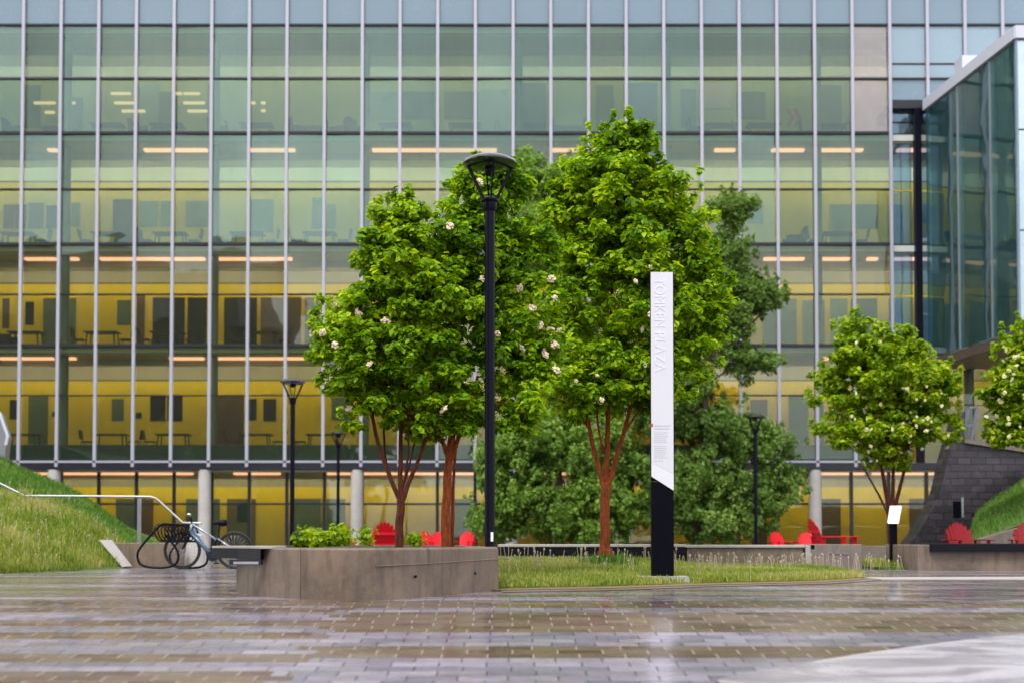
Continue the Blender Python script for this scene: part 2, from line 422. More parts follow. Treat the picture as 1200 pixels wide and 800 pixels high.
# ------------------------------------------------------------------ ground
def zg(Y):
    u = (11.0-Y)/.35
    sp = u if u > 30 else math.log1p(math.exp(u))
    z = -.0865*.35*sp
    return max(z, -1.25) if Y > -3 else -1.25
def ground():
    ys = [-400,-120,-60,-20,-8,-4,-2,0,2,4,5,6,7]+[7+.25*i for i in range(1,25)]+[14,16,20,26,34,44,60,120,400]
    xs = [-400,-100,-40,-20,-10,-5,-2.5,0,2.5,5,10,20,40,100,400]
    mb = MB(); n = len(xs)
    vs = [(x,y,zg(y)) for y in ys for x in xs]
    fs = [(j*n+i, j*n+i+1, (j+1)*n+i+1, (j+1)*n+i) for j in range(len(ys)-1) for i in range(n-1)]
    mb.add(vs, fs)
    o = obj('ground', mb, M['paving']); smooth_by_angle(o, 60)
    tag(o, kind='structure')
ground()
# pale concrete path in the near right corner, curved edge
def near_path():
    edge = [(840,800),(866,793),(900,787),(933,781.5),(967,775.5),(1000,770),(1067,760.5),(1133,752),(1200,745.5),(1300,738),(1450,730)]
    pts = []
    for px, py in edge:
        Y = 9.0
        for _ in range(40):                   # march onto the sloped ground
            z = at(px, py, Y)[2]; Y += (z - zg(Y))*3.0
        x = at(px, py, Y)[0]; pts.append((x, Y))
    mb = MB(); vs = []; fs = []
    for i, (x, y) in enumerate(pts):
        for k in range(9):
            yy = y + (2.0-y)*k/8
            vs.append((x + (.55+i*.13 - 0)*k/8*0 , yy, zg(yy)+.02))
    n = 9
    for i in range(len(pts)-1):
        for k in range(8):
            fs.append((i*n+k, i*n+k+1, (i+1)*n+k+1, (i+1)*n+k))
    mb.add(vs, fs)
    # edge lip
    lip = [(x,y,zg(y)+.02) for x,y in pts]+[(x,y,zg(y)-.03) for x,y in pts]; m = len(pts)
    mb.add(lip, [(i,i+1,m+i+1,m+i) for i in range(m-1)])
    tag(obj('path', mb, M['wetslab']), kind='structure')
near_path()

# lawn: a low mound between the planter and the back walls
LF = [(-.15,13.55),(.3,13.8),(1.0,14.1),(1.6,14.6),(2.25,15.2),(3.1,15.7),(3.78,16.1),(4.4,16.9),(4.85,17.6)]
def lawn_front(x):
    for (a,b),(c,d) in zip(LF, LF[1:]):
        if a <= x <= c: return b+(d-b)*(x-a)/(c-a)
    return LF[0][1] if x < LF[0][0] else LF[-1][1] + (x-LF[-1][0])*3
def sst(a, b, x):
    t = min(1, max(0, (x-a)/(b-a))); return t*t*(3-2*t)
def lawn_z(x, y):
    t = min(1, max(0, (y-lawn_front(x))/6.0))
    amp = .17*(1-.60*sst(1.9, 3.4, x))
    return .02 + amp*(1-(1-t)**1.6)
def lawn():
    mb = MB(); vs = []; fs = []
    xs = [-.6+.15*i for i in range(38)]; n = 16
    for x in xs:
        yf = lawn_front(x)
        for k in range(n):
            y = yf + (21.4-yf)*k/(n-1) if yf < 21.3 else 21.4
            vs.append((x, y, lawn_z(x,y) if k else .004))
    for i in range(len(xs)-1):
        for k in range(n-1): fs.append((i*n+k, (i+1)*n+k, (i+1)*n+k+1, i*n+k+1))
    mb.add(vs, fs)
    tag(smooth_by_angle(obj('lawn', mb, M['turf'])), kind='structure')
    # dry worn rim and flush pale edging in front of the lawn
    def strip(name, a, b, z, m, xs):
        mb = MB(); v = []
        for x in xs:
            yf = lawn_front(x); v += [(x,yf-a,z),(x,yf-b,z)]
        mb.add(v, [(2*i,2*i+1,2*i+3,2*i+2) for i in range(len(xs)-1)])
        return tag(obj(name, mb, m), kind='structure')
    strip('bare_earth_strip', -.12, .42, .010, M['turfdry'], [x for x in xs if x < 4.9])
    strip('kerb_strip', .41, .85, .005, M['conc2'], [-.1+.2*i for i in range(26)])
    mb = MB(); mb.prism([(4.9,16.9),(16,17.6),(16,18.6),(4.95,18.0)], -.05, .008)
    tag(obj('kerb_strip', mb, M['conc_light']), kind='structure')
    mb = MB(); mb.box(-14,-7.9,19.2,19.75,-.05,.008); tag(obj('kerb_strip', mb, M['conc_light']), kind='structure')
    mb = MB(); mb.box(6.6,9.2,22.75,26.9,-.05,.05)
    tag(obj('side_lawn', mb, M['turf']), kind='structure')
lawn()

# left hill
def toeX(Y):
    return np.interp(Y, [18,19.9,22,24,26,30,34,40,48], [-20,-8.0,-7.45,-7.35,-7.4,-8.0,-8.75,-10.2,-13])
def hillL(x, y):
    dx = toeX(y)-x
    fy = y-(19.8 + max(0,(-8-x))*.04)
    if dx <= 0 or fy <= 0: return -.02
    a, b = .56*dx + .10*math.sin(x*1.9+y*.7)*min(1,dx), .205*fy + .07*math.sin(x*1.3-y*1.1)*min(1,fy*.5)
    k = .35
    h = max(0, k-abs(a-b))/k
    return min(a,b)-h*h*k*.25
def hill_mesh(name, fn, xs, ys, m):
    mb = MB(); n = len(xs)
    mb.add([(x,y,fn(x,y)) for y in ys for x in xs],
           [(j*n+i, j*n+i+1, (j+1)*n+i+1, (j+1)*n+i) for j in range(len(ys)-1) for i in range(n-1)])
    return tag(smooth_by_angle(obj(name, mb, m), 80), kind='structure')
hill_mesh('grass_hill', hillL, [-26+.25*i for i in range(80)], [19.4+.25*i for i in range(100)], M['turf'])
# right hill beside the black brick wall
def hillR(x, y):
    a = min(1, max(0, (y-25.9)/4.6)); px = 600+1490*x/y
    lo = .52+(633-(629-(px-1150)*.28))*25.9/1490; hi = .52+(633-(604-(px-1138)*.66))*30.5/1490
    lo = min(lo,1.35); hi = max(lo+.05, min(hi,2.35))
    z = lo+(hi-lo)*a**.8 + .03*math.sin(x*3+y*2)
    return -.02+(max(z,0)+.02)*sst(.352*y, .368*y, x+.08*math.sin(y*3)) if y > 25.7 else -.02
hill_mesh('grass_bank', hillR, [8.9+.14*i for i in range(110)], [25.9+.25*i for i in range(20)], M['turf'])

# ------------------------------------------------------------------ blades of grass (stuff)
rng = np.random.default_rng(3)
def blades(name, pts, h, w, m, lean=.5):
    P = np.asarray(pts); n = len(P)
    hh = rng.uniform(*h, n); ang = rng.uniform(0, 2*np.pi, n); ln = rng.uniform(.1, lean, n)
    d = np.stack([np.cos(ang), np.sin(ang), np.zeros(n)], 1)
    a2 = rng.uniform(0, 2*np.pi, n)
    s = np.stack([np.cos(a2), np.sin(a2)*.5, np.zeros(n)], 1)*(rng.uniform(*w, n)[:,None]/2)
    up = np.array([0,0,1.0])
    b0, b1 = P-s, P+s
    mid = P + up*(hh*.6)[:,None] + d*(hh*ln*.35)[:,None]
    tip = P + up*hh[:,None]*(1-.25*ln[:,None]) + d*(hh*ln)[:,None]
    V = np.stack([b0,b1,mid+s*.7,mid-s*.7,tip],1).reshape(-1,3)
    base = (np.arange(n)*5)[:,None]
    quads = (base+np.array([[0,1,2,3]])); tris = (base+np.array([[3,2,4]]))
    me = bpy.data.meshes.new(name)
    me.vertices.add(len(V)); me.vertices.foreach_set('co', V.ravel())
    lt = np.concatenate([quads, tris],1).ravel()
    me.loops.add(len(lt)); me.loops.foreach_set('vertex_index', lt.astype(np.int32))
    me.polygons.add(2*n)
    st = np.empty(2*n, np.int32); st[0::2] = np.arange(n)*7; st[1::2] = np.arange(n)*7+4
    me.polygons.foreach_set('loop_start', st)
    me.materials.append(m); me.update(calc_edges=True); me.validate()
    o = bpy.data.objects.new(name, me); COL.objects.link(o)
    return o
def seeds(name, pts, hs, rs, m, label, cat):
    mb = MB()
    for (x,y,z) in pts:
        h = random.uniform(*hs); r = random.uniform(*rs)
        tx, ty = x+random.uniform(-.05,.05), y+random.uniform(-.05,.05)
        mb.tube([(x,y,z),(tx,ty,z+h)], .004, 4)
        k = 1.0 if random.random() < .4 else 2.0
        mb.lathe([(.001,-r*k),(r*.75,-r*.5*k),(r,0),(r*.7,r*.6*k),(.001,r*k)], (tx,ty,z+h), 6)
    o = obj(name, mb, m); return tag(o, label, cat, kind='stuff')
def lawn_pts(n, ymax=21.2, xmax=5.0):
    out = []
    while len(out) < n:
        x = random.uniform(-.55, xmax); yf = lawn_front(x)+random.uniform(.0,.3)
        y = yf + (ymax-yf)*random.random()**1.5
        if y < yf or (abs(x-1.83) < .36 and abs(y-15.45) < .30) or (abs(x-1.80) < .30 and 14.9 < y < 15.2 and random.random() < .7): continue
        out.append((x,y,lawn_z(x,y)))
    return out
o = blades('grass', lawn_pts(42000), (.03,.11), (.010,.022), M['grass'], .8); tag(o, 'ragged yellow green lawn grass around the pylon sign', 'grass', kind='stuff')
pp = [(x,y,z) for x,y,z in lawn_pts(900) if y > lawn_front(x)+1.2 and abs(x-1.83) > .15][:150]
pp += [(random.uniform(2.6,6.2), random.uniform(19.5,21.0), 0.05) for _ in range(90)]
seeds('seed_heads', pp, (.12,.26), (.007,.016), M['seed'], 'pale seed heads standing in the lawn before the low walls', 'seed heads')
hp = []
while len(hp) < 60000:
    y = 19.85 + 15*random.random()**1.7; x = random.uniform(-(y*.47)-.6, toeX(y))
    z = hillL(x,y)
    if z > 0: hp.append((x,y,z))
tall = [p for p in hp if not (p[1] > 27.5)]; far_ = [p for p in hp if p[1] > 27.5]
for _ in range(300):                                        # rank tufts
    cx_, cy_, cz_ = random.choice(tall)
    for _ in range(34):
        x = cx_+random.gauss(0,.13); y = cy_+random.gauss(0,.13); z = hillL(x,y)
        if z > 0: tall.append((x,y,z+random.uniform(0,.12)))
o = blades('grass', tall, (.05,.19), (.012,.028), M['grass'], .9); tag(o, 'long pale meadow grass on the near slope of the left hill', 'grass', kind='stuff')
o = blades('grass', far_, (.08,.2), (.02,.04), M['grass_green'], .7); tag(o, 'short dark green grass on the back of the left hill', 'grass', kind='stuff')
sp_ = random.sample([p for p in tall if p[1] > 20.5], 130)
seeds('seed_heads', sp_, (.16,.32), (.008,.017), M['seed'], 'pale wildflower heads on the left grass hill', 'seed heads')
rp = []
while len(rp) < 24000:
    y = random.uniform(25.95,30.5); x = random.uniform(9.2, 22)
    z = hillR(x,y)
    if z > .3: rp.append((x,y,z))
o = blades('grass', rp, (.05,.14), (.015,.03), M['grass_green'], .6); tag(o, 'smooth bright green grass bank beside the black brick wall', 'grass', kind='stuff')
o = blades('grass', [(random.uniform(6.4,9.1), random.uniform(22.8,26.9), .05) for _ in range(4000)], (.06,.16), (.014,.03), M['grass'], .7)
tag(o, 'patch of grass behind the slanted info panel', 'grass', kind='stuff')

# ------------------------------------------------------------------ glass building
YF = 50.0
def mx(k): return XX(28.4+44.07*k, YF, 30)
Zr, Z5u, Z5, Z4u, Z4, Z3u, Z3, Z2u, Z2 = [HZ(p, YF) for p in (29.5, 92.5, 156, 222, 286, 345, 404.5, 463, 543)]
ZT = 24.0
K0, K1 = -4, 23
XL, XRm = mx(K0), mx(K1)
bld = thing('glass_building', 'long glass fronted building with pale mullions and yellow rooms inside', 'building', (0, YF, 0))
for k in range(K0, 29):
    x = mx(k); mb = MB()
    zb = Z2-.12 if k <= K1 else HZ(118, YF)
    mb.cbox(x-.064, x+.064, YF-.10, YF+.02, zb, ZT, .012)
    obj('mullion', mb, M['mullion'], bld)
for z, w, nm in ((Zr,.07,'transom'),(Z5u,.055,'transom'),(Z5,.10,'transom'),(Z4u,.055,'transom'),(Z4,.10,'transom'),(Z3u,.05,'transom'),(Z3,.10,'transom'),(Z2u,.045,'transom')):
    mb = MB(); xr = XRm if z < Z5u+.1 and z < Zr-.5 else mx(28)
    if z == Z5u or z == Zr: xr = mx(28)
    mb.box(XL, xr, YF-.05, YF+.09, z-w/2, z+w/2); obj(nm, mb, M['darkmetal'], bld)
mb = MB(); mb.box(XL, XRm, YF-.10, YF+.10, Z2+.04, Z2+.12); obj('metal_edge', mb, M['mullion'], bld)
mb = MB(); mb.box(XL, XRm+8, YF-.08, YF+4.4, Z2-.22, Z2+.037); obj('soffit', mb, M['darkmetal'], bld)
rr = random.Random(5)
stuffmb = MB()
for zi, (zb, zm, zt) in enumerate(((Z2+.12, Z2u, Z3),(Z3, Z3u, Z4),(Z4, Z4u, Z5),(Z5, Z5u, Zr))):
    for k in range(K0, K1):
        x0, x1 = mx(k)+.076, mx(k+1)-.076
        mb = stuffmb if k < -2 else MB()
        for a, b in ((zb+.07, zm-.036),(zm+.036, zt-.072)):
            ti, tj = rr.uniform(-.028,.028), rr.uniform(-.016,.016)
            y = [YF+.04+ti*sx+tj*sz for sx, sz in ((-1,-1),(1,-1),(1,1),(-1,1))]
            v = [(x0,y[0],a),(x1,y[1],a),(x1,y[2],b),(x0,y[3],b)]
            mb.add(v+[(p[0],p[1]+.02,p[2]) for p in v], [(0,1,2,3),(7,6,5,4),(0,4,5,1),(1,5,6,2),(2,6,7,3),(3,7,4,0)])
        if k < -2: continue
        m = M['glass'] if rr.random() < .6 else M['glass_b']
        if zi < 2: m = M['glass_low']
        if zi == 3 and k == 22: m = M['glass_p']
        obj('window', mb, m, bld)
o = obj('window', stuffmb, M['glass'], bld); o['kind'] = 'stuff'
for k in range(K0, 28):                                   # blue parapet row
    mb = MB(); mb.box(mx(k)+.078, mx(k+1)-.078, YF+.03, YF+.09, Zr+.06, ZT-.05)
    obj('parapet_panel', mb, M['spandrel'], bld)
zs = HZ(117, YF)
for k in range(K1, 28):                                   # pale blue panels above the recess
    mb = MB(); mb.box(mx(k)+.078, mx(k+1)-.078, YF+.03, YF+.09, Z5u+.04, Zr-.055)
    obj('spandrel_panel', mb, M['spandrel2'], bld)
    mb = MB(); mb.box(mx(k)+.078, mx(k+1)-.078, YF+.03, YF+.09, zs, Z5u-.04)
    obj('spandrel_panel', mb, M['spandrel'], bld)
    mb = MB(); mb.box(mx(k)+.078, mx(k+1)-.078, YF+.012, YF+.03, HZ(76,YF), HZ(74,YF)); obj('panel_seam', mb, M['darkmetal'], bld)
mb = MB(); mb.box(XL-.1, mx(28), YF-.3, YF+12, ZT, ZT+.3); obj('roof', mb, M['coping'], bld)
# structure inside
YW = 53.6; XE = 24.0
for z, nm in ((Z5,'floor_slab'),(Z4,'floor_slab'),(Z3,'floor_slab')):
    mb = MB(); mb.box(XL, XE, YF+.16, YF+11, z-.27, z-.03); obj(nm, mb, M['slab'], bld)
for ztop in (Zr, Z5, Z4, Z3):
    mb = MB(); mb.box(XL, XE, YF+.30, YF+11, ztop-.33, ztop-.275); obj('ceiling', mb, M['plaster'], bld)
mb = MB(); mb.box(XL, XE, YF+.16, YF+11, Zr-.27, Zr-.03); obj('floor_slab', mb, M['slab'], bld)
mb = MB(); mb.box(XL, XE, YF+.5, YF+11, Z2-.29, Z2-.225); obj('ceiling', mb, M['plaster'], bld)
mb = MB(); mb.box(XL, XE, YF+.2, YF+11, Z2+.04, Z2+.10); obj('floor_slab', mb, M['floor'], bld)
mb = MB(); mb.box(XL, XRm, YF+.12, YF+.155, Z2+.125, HZ(520.5,YF)); obj('kick_panel', mb, M['furnblue'], bld)
mb = MB(); mb.box(XL-.25, XL, YF, YF+11, 0, ZT); obj('end_wall', mb, M['column'], bld)
mb = MB(); mb.box(XE, XE+.25, YF, YF+11, 0, ZT); obj('end_wall', mb, M['column'], bld)
def wall(py0, py1, m, nm='interior_wall', Y=YW, px0=None, px1=None, t=.1, zlo=None, zhi=None):
    x0 = XL if px0 is None else XX(px0, Y); x1 = XE if px1 is None else XX(px1, Y)
    z1 = HZ(py0, Y) if zhi is None else zhi; z0 = HZ(py1, Y) if zlo is None else zlo
    mb = MB(); mb.box(x0, x1, Y, Y+t, z0, z1); return obj(nm, mb, m, bld)
# fifth storey
wall(0,0, M['paleroom'], zlo=Z5-.03, zhi=HZ(90,YW)); wall(0,90, M['plaster'], zhi=Zr-.33)
# fourth
wall(0,214, M['plaster'], zhi=Z5-.33); wall(214,236, M['yellow'], px1=330); wall(214,236, M['paleyellow'], px0=330)
wall(236,0, M['yellow'], zlo=Z4-.03, px1=150); wall(236,0, M['paleyellow'], zlo=Z4-.03, px0=150)
# third
wall(0,333, M['greyband'], zhi=Z4-.33); wall(333,347, M['yellow']); wall(347,0, M['yellow'], zlo=Z3-.03, px1=380); wall(347,0, M['paleyellow'], zlo=Z3-.03, px0=380)
# second
wall(0,446, M['greyband'], zhi=Z3-.33); wall(446,0, M['yellow'], zlo=Z2+.10)
# ground
YG = YF+.75
wall(0,570, M['greyband'], zhi=Z2-.29); wall(570,0, M['yellow'], zlo=-.05)
mb = MB(); mb.box(XL, XE, YF-.2, YF+8, -.06, .03); obj('ground_slab', mb, M['floor'], bld)
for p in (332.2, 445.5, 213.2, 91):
    mb = MB(); mb.box(XL, XE, YW-.02, YW-.002, HZ(p+.8,YW), HZ(p-.8,YW)); obj('dark_line', mb, M['brownroom'], bld)  # thin dark brown line along the wall
def pan(px0, px1, py0, py1, m, nm='interior_window', d=.03, frame=None):
    mb = MB(); x0, x1, z0, z1 = XX(px0,YW), XX(px1,YW), HZ(py1,YW), HZ(py0,YW)
    mb.box(x0, x1, YW-d, YW-.002, z0, z1); o = obj(nm, mb, m, bld)
    if frame is not None:
        w = .05; mb = MB()
        mb.box(x0-w,x0-.002,YW-d-.02,YW-.003,z0,z1+w).box(x1+.002,x1+w,YW-d-.02,YW-.003,z0,z1+w).box(x0,x1,YW-d-.02,YW-.003,z1+.002,z1+w)
        obj('door_frame', mb, frame, o)
    return o
for a in [(48,66,350,404,'door'),(70,87,350,404,'door'),(27,37,354,381,'darkroom'),(135,151,352,381,'door'),(0,8,350,385,'brownroom'),
          (158,168,346,404,'brownroom'),(177,215,349,404,'darkroom'),(218,241,349,404,'darkroom'),(261,300,349,404,'darkroom'),(304,331,349,404,'brownroom'),(334,352,349,404,'brownroom'),(356,372,349,404,'brownroom')]:
    pan(a[0],a[1],a[2],a[3],M[a[4]], 'interior_door' if a[3]-a[2] > 45 else 'interior_window', frame=M['yellow'] if a[3]-a[2] > 45 else None)
for a in [(895,935,350,404,'paneblue'),(942,968,352,404,'paneblue'),(975,995,350,404,'paneblue'),(1044,1060,350,404,'paneblue'),(1085,1118,350,404,'door'),(1000,1030,350,395,'door')]:
    pan(a[0],a[1],a[2],a[3],M[a[4]])
for a in [(10,20,468,491,'darkroom'),(32,55,464,520,'door'),(130,144,467,493,'door'),(175,193,463,493,'darkroom'),(195,213,463,493,'darkroom'),(250,285,463,520,'brownroom'),
          (288,300,467,492,'darkroom'),(308,323,467,493,'darkroom'),(60,66,482,488,'darkroom'),(158,165,483,490,'darkroom'),(388,410,465,492,'door'),(925,948,463,520,'door'),(880,900,468,520,'brownroom')]:
    pan(a[0],a[1],a[2],a[3],M[a[4]], 'interior_door' if a[3]-a[2] > 45 else 'interior_window')
for a in [(0,12,240,268,'brownroom'),(13,27,240,268,'brownroom'),(29,47,238,268,'brownroom'),(50,66,241,268,'darkroom'),(80,90,238,266,'paneblue'),(129,152,234,275,'darkroom'),
          (160,182,236,266,'paneblue'),(185,200,236,266,'paneblue'),(215,243,236,266,'paneblue'),(290,318,234,272,'paneblue'),(364,378,232,268,'paneblue'),(382,392,240,268,'paneblue'),(880,896,235,262,'paneblue'),(975,1000,240,285,'paneblue'),(1003,1032,240,268,'paneblue'),(1045,1062,240,285,'paneblue'),(1085,1110,240,262,'paneblue')]:
    pan(a[0],a[1],a[2],a[3],M[a[4]])
for a in [(20,42,100,150,'door'),(75,92,115,155,'furnblue'),(108,118,104,150,'mauve'),(160,182,98,155,'paneblue'),(182,203,108,155,'door'),(240,252,100,155,'door'),(430,465,108,140,'paneblue'),(470,508,108,140,'door'),(520,560,108,140,'door'),(562,595,105,155,'paneblue'),
          (600,640,98,155,'door'),(700,720,100,155,'door'),(736,772,98,155,'furnblue'),(800,818,105,150,'door'),(824,860,98,128,'mauve'),(866,900,108,140,'door'),(955,990,100,155,'door'),(997,1038,96,155,'mauve')]:
    pan(a[0],a[1],a[2],a[3],M[a[4]], 'room_panel')
for a in [(136,158),(164,180),(218,258),(266,300),(345,376),(378,405),(530,560),(575,600),(880,898),(958,985),(1065,1092)]:
    pan(a[0],a[1],584,645, M['door'] if a[0] not in (164,266,880,958,1065) else M['brownroom'], 'interior_door', frame=M['yellow'])
pan(278,293,590,612, M['darkroom']); 
# red chevrons on the wall of the top storey
mb = MB()
for c in (924, 932.5):
    xa, xb, xc = XX(c,YW-.3), XX(c+9,YW-.3), XX(c+5,YW-.3)
    zt_, zm_, zb_ = HZ(128,YW-.3), HZ(138.5,YW-.3), HZ(149,YW-.3); w = XX(c+4.4,YW-.3)-XX(c,YW-.3)
    mb.slabxz([(xa,zt_),(xa+w,zt_),(xb+.05,zm_),(xb-w+.03,zm_)][::-1], YW-.33, YW-.31)
    mb.slabxz([(xa,zb_),(xb-w+.03,zm_-.002),(xb+.05,zm_-.002),(xa+w,zb_)][::-1], YW-.33, YW-.31)
obj('chevron_graphic', mb, M['chev'], bld)
mb = MB(); mb.box(XX(913,YW-.3),XX(947,YW-.3),YW-.30,YW-.2,Z5,HZ(112,YW-.3)); obj('graphic_board', mb, M['paleroom'], bld)
# columns
for px in (71, 245, 421, 600, 774, 950, 1125):
    x = XX(px, YF+.9, 600); mb = MB()
    mb.lathe([(.25,-.05),(.25,Z2-.23)], (x,YF+.15 if px < 1000 else YF+1.0,0), 20); smooth_by_angle(obj('column', mb, M['column'], bld), 60)
    for a, b in ((Z2+.10,Z3-.335),(Z3-.03,Z4-.335),(Z4-.03,Z5-.335),(Z5-.03,Zr-.335)):
        mb = MB(); x2 = XX(px+7, YF+.9, 300); mb.lathe([(.19,a),(.19,b)], (x2,YF+.75,0), 16); smooth_by_angle(obj('column', mb, M['paneblue'], bld), 60)
# ceiling lamps: warm strips seen through the glass
strips = {Zr:[], Z5:[(55,66),(168,242),(290,345),(436,582),(645,700),(838,862),(905,943),(955,1012),(1052,1088)],
          Z4:[(30,66),(82,92),(118,240),(254,342),(895,942),(960,995),(1016,1028),(1044,1115)],
          Z3:[(2,64),(80,90),(200,240),(253,358),(868,900),(960,1000),(1085,1120)],
          Z2:[(32,66),(76,228),(276,330),(385,420),(428,590),(600,680),(870,905),(958,1010),(1020,1120)]}
for ztop, segs in strips.items():
    zc = ztop-.33 if ztop != Z2 else ztop-.29
    for a, b in segs:
        Y = YF+1.05
        mb = MB(); mb.box(XX(a,Y,300), XX(b,Y,300), Y-.13, Y+.13, zc-.09, zc-.002); obj('ceiling_light', mb, M['cove'], bld)
for ztop in (Zr, Z5, Z4, Z3, Z2):                           # added fill strips that brighten the back walls, hidden from the street by lips
    zc = ztop-.33 if ztop != Z2 else ztop-.29
    for i in range(6):
        xa = XL+.5+i*7.6; xb = xa+7.6; Y = YF+1.75
        mb = MB(); mb.box(xa, xb, Y-.03, Y, zc-.22, zc-.002).box(xa, xb, Y+.002, Y+.16, zc-.22, zc-.20); o = obj('fill_trough', mb, M['plaster'], bld)
        mb = MB(); mb.box(xa+.002, xb-.002, Y+.004, Y+.03, zc-.16, zc-.04); obj('fill_strip', mb, M['room_fill' if ztop == Zr else 'room_fill_low'], o)
for a in [(40,52,121),(53,65,121),(81,88,121),(53,64,132),(130,153,110),(134,157,121),(143,170,130.5),(206,213,110),(215,234,110),(215,240,121),(220,243,130.5),(294,299,121),(306,311,121),(306,311,130)]:
    Y = YW-.45; z = HZ(a[2],Y); mb = MB()
    mb.box(XX(a[0],Y,120), XX(a[1],Y,120), Y-.06, Y+.06, z-.045, z+.045); obj('pendant_light', mb, M['pendant'], bld)
# ground floor storefront, set back under the soffit
for k in range(K0, 28):
    x = XX(28.4+44.07*k-.5, YG, 600)
    mb = MB(); mb.box(x-.06, x+.06, YG-.1, YG+.06, .03, Z2-.225); obj('storefront_mullion', mb, M['darkmetal'], bld)
    x1 = XX(28.4+44.07*(k+1)-.5, YG, 600); zt_ = HZ(590, YG)
    mb = MB(); mb.box(x+.062, x1-.062, YG-.01, YG+.02, .06, zt_-.04).box(x+.062, x1-.062, YG-.01, YG+.02, zt_+.04, Z2-.23); obj('storefront_window', mb, M['glass_low'], bld)
mb = MB(); mb.box(XL, XE, YG-.08, YG+.05, HZ(590,YG)-.038, HZ(590,YG)+.038); obj('storefront_transom', mb, M['darkmetal'], bld)
# recess at the right end: dark soffit, black post, blue glass set back
zrec = HZ(127, YF)
mb = MB(); mb.box(XRm+.08, XE, YF+.01, YF+2.2, zrec, zs-.01); obj('recess_soffit', mb, M['darkmetal'], bld)
xp = XX(1076, YF+.1, 300); mb = MB(); mb.box(xp-.13, xp+.13, YF-.05, YF+.22, Z2, zrec-.01); obj('recess_post', mb, M['lamp'], bld)
YR = YF+.35
for i, (za, zb) in enumerate(((Z2+.12,Z3-.08),(Z3+.08,Z4-.08),(Z4+.08,Z5-.08),(Z5+.08,zrec-.01))):
    for xa, xb in ((XRm+.09, xp-.14),(xp+.14, 18.3),(18.36, 21.0),(21.06, 23.9)):
        zm = (za+zb)/2
        mb = MB(); mb.box(xa, xb, YR, YR+.03, za, zm-.03).box(xa, xb, YR, YR+.03, zm+.03, zb); obj('recess_window', mb, M['glass_low' if i == 0 else 'glass_blue'], bld)
    mb = MB(); mb.box(XRm+.09, XE, YR-.03, YR+.02, za-.16, za-.002); obj('recess_transom', mb, M['darkmetal'], bld)

# ------------------------------------------------------------------ glass wing on the right
wing = thing('glass_wing', 'angled glass wing with white roof edge projecting at the right', 'building', (17, 46, 0))
pA = Vector((XX(1084,YF-.35,125), YF-.35, 0)); pB = Vector((XX(1191,42.5,100), 42.5, 0))
zwt = HZ(130, YF-.35); zwb = HZ(432, YF-.35)
def sidepanel(t0, t1, z0, z1, off=0, th=.04):
    a, b = pA.lerp(pB, t0), pA.lerp(pB, t1); d = (pB-pA).normalized(); n = Vector((-d.y, d.x, 0)); n = n if n.x < 0 else -n
    a0, b0 = a+n*off, b+n*off; a1, b1 = a0-n*th, b0-n*th
    v = [(a0.x,a0.y,z0),(b0.x,b0.y,z0),(b0.x,b0.y,z1),(a0.x,a0.y,z1),(a1.x,a1.y,z0),(b1.x,b1.y,z0),(b1.x,b1.y,z1),(a1.x,a1.y,z1)]
    mb = MB(); mb.add(v, [(0,1,2,3),(7,6,5,4),(0,4,5,1),(1,5,6,2),(2,6,7,3),(3,7,4,0)]); return mb
tcuts = [0, .39, .74, 1]
zcuts = [zwb+.35, zwt]
for i in range(3):
    for j in range(1):
        obj('window', sidepanel(tcuts[i]+.004, tcuts[i+1]-.004, zcuts[j]+.03, zcuts[j+1]-.03), M['glass_wing'], wing)
for i in range(1,3): obj('mullion', sidepanel(tcuts[i]-.006, tcuts[i]+.006, zwb+.35, zwt, .03, .1), M['steel'], wing)
xw1 = 24.0
obj('roof_coping', sidepanel(-.0, 1.012, zwt+.002, zwt+.42, .10, .5), M['coping'], wing)
mb = MB(); mb.box(pB.x-.05, xw1, 42.36, 42.9, zwt+.004, zwt+.43); obj('roof_coping', mb, M['coping'], wing)
mb = MB(); mb.prism([(pA.x+.5,pA.y),(pB.x+.45,42.9),(xw1,42.9),(xw1,pA.y)], zwt+.01, zwt+.3); obj('roof', mb, M['coping'], wing)
mb = MB(); mb.prism([(pA.x+.02,pA.y),(pB.x+.02,42.52),(xw1,42.52),(xw1,pA.y)], zwb, zwb+.34); obj('soffit', mb, M['fascia'], wing)
xs_ = [pB.x+.03, pB.x+1.55, pB.x+3.05, pB.x+4.55, xw1]
zf = [zwb+.36, HZ(270,42.5), HZ(152,42.5), zwt]
for i in range(4):
    for j in range(3):
        mb = MB(); mb.box(xs_[i]+.03, xs_[i+1]-.03, 42.5, 42.54, zf[j]+.03, zf[j+1]-.03); obj('front_window', mb, M['glass_front'], wing)
mb = MB(); mb.box(pB.x-.03, pB.x+.03, 42.44, 42.58, zwb+.35, zwt); obj('corner_mullion', mb, M['spandrel'], wing)
mb = MB(); mb.box(XX(1143,46,80)-.3, XX(1143,46,80)+.5, 46.5, 47.3, zwt+.3, zwt+1.0); obj('roof_box', mb, M['coping'], wing)

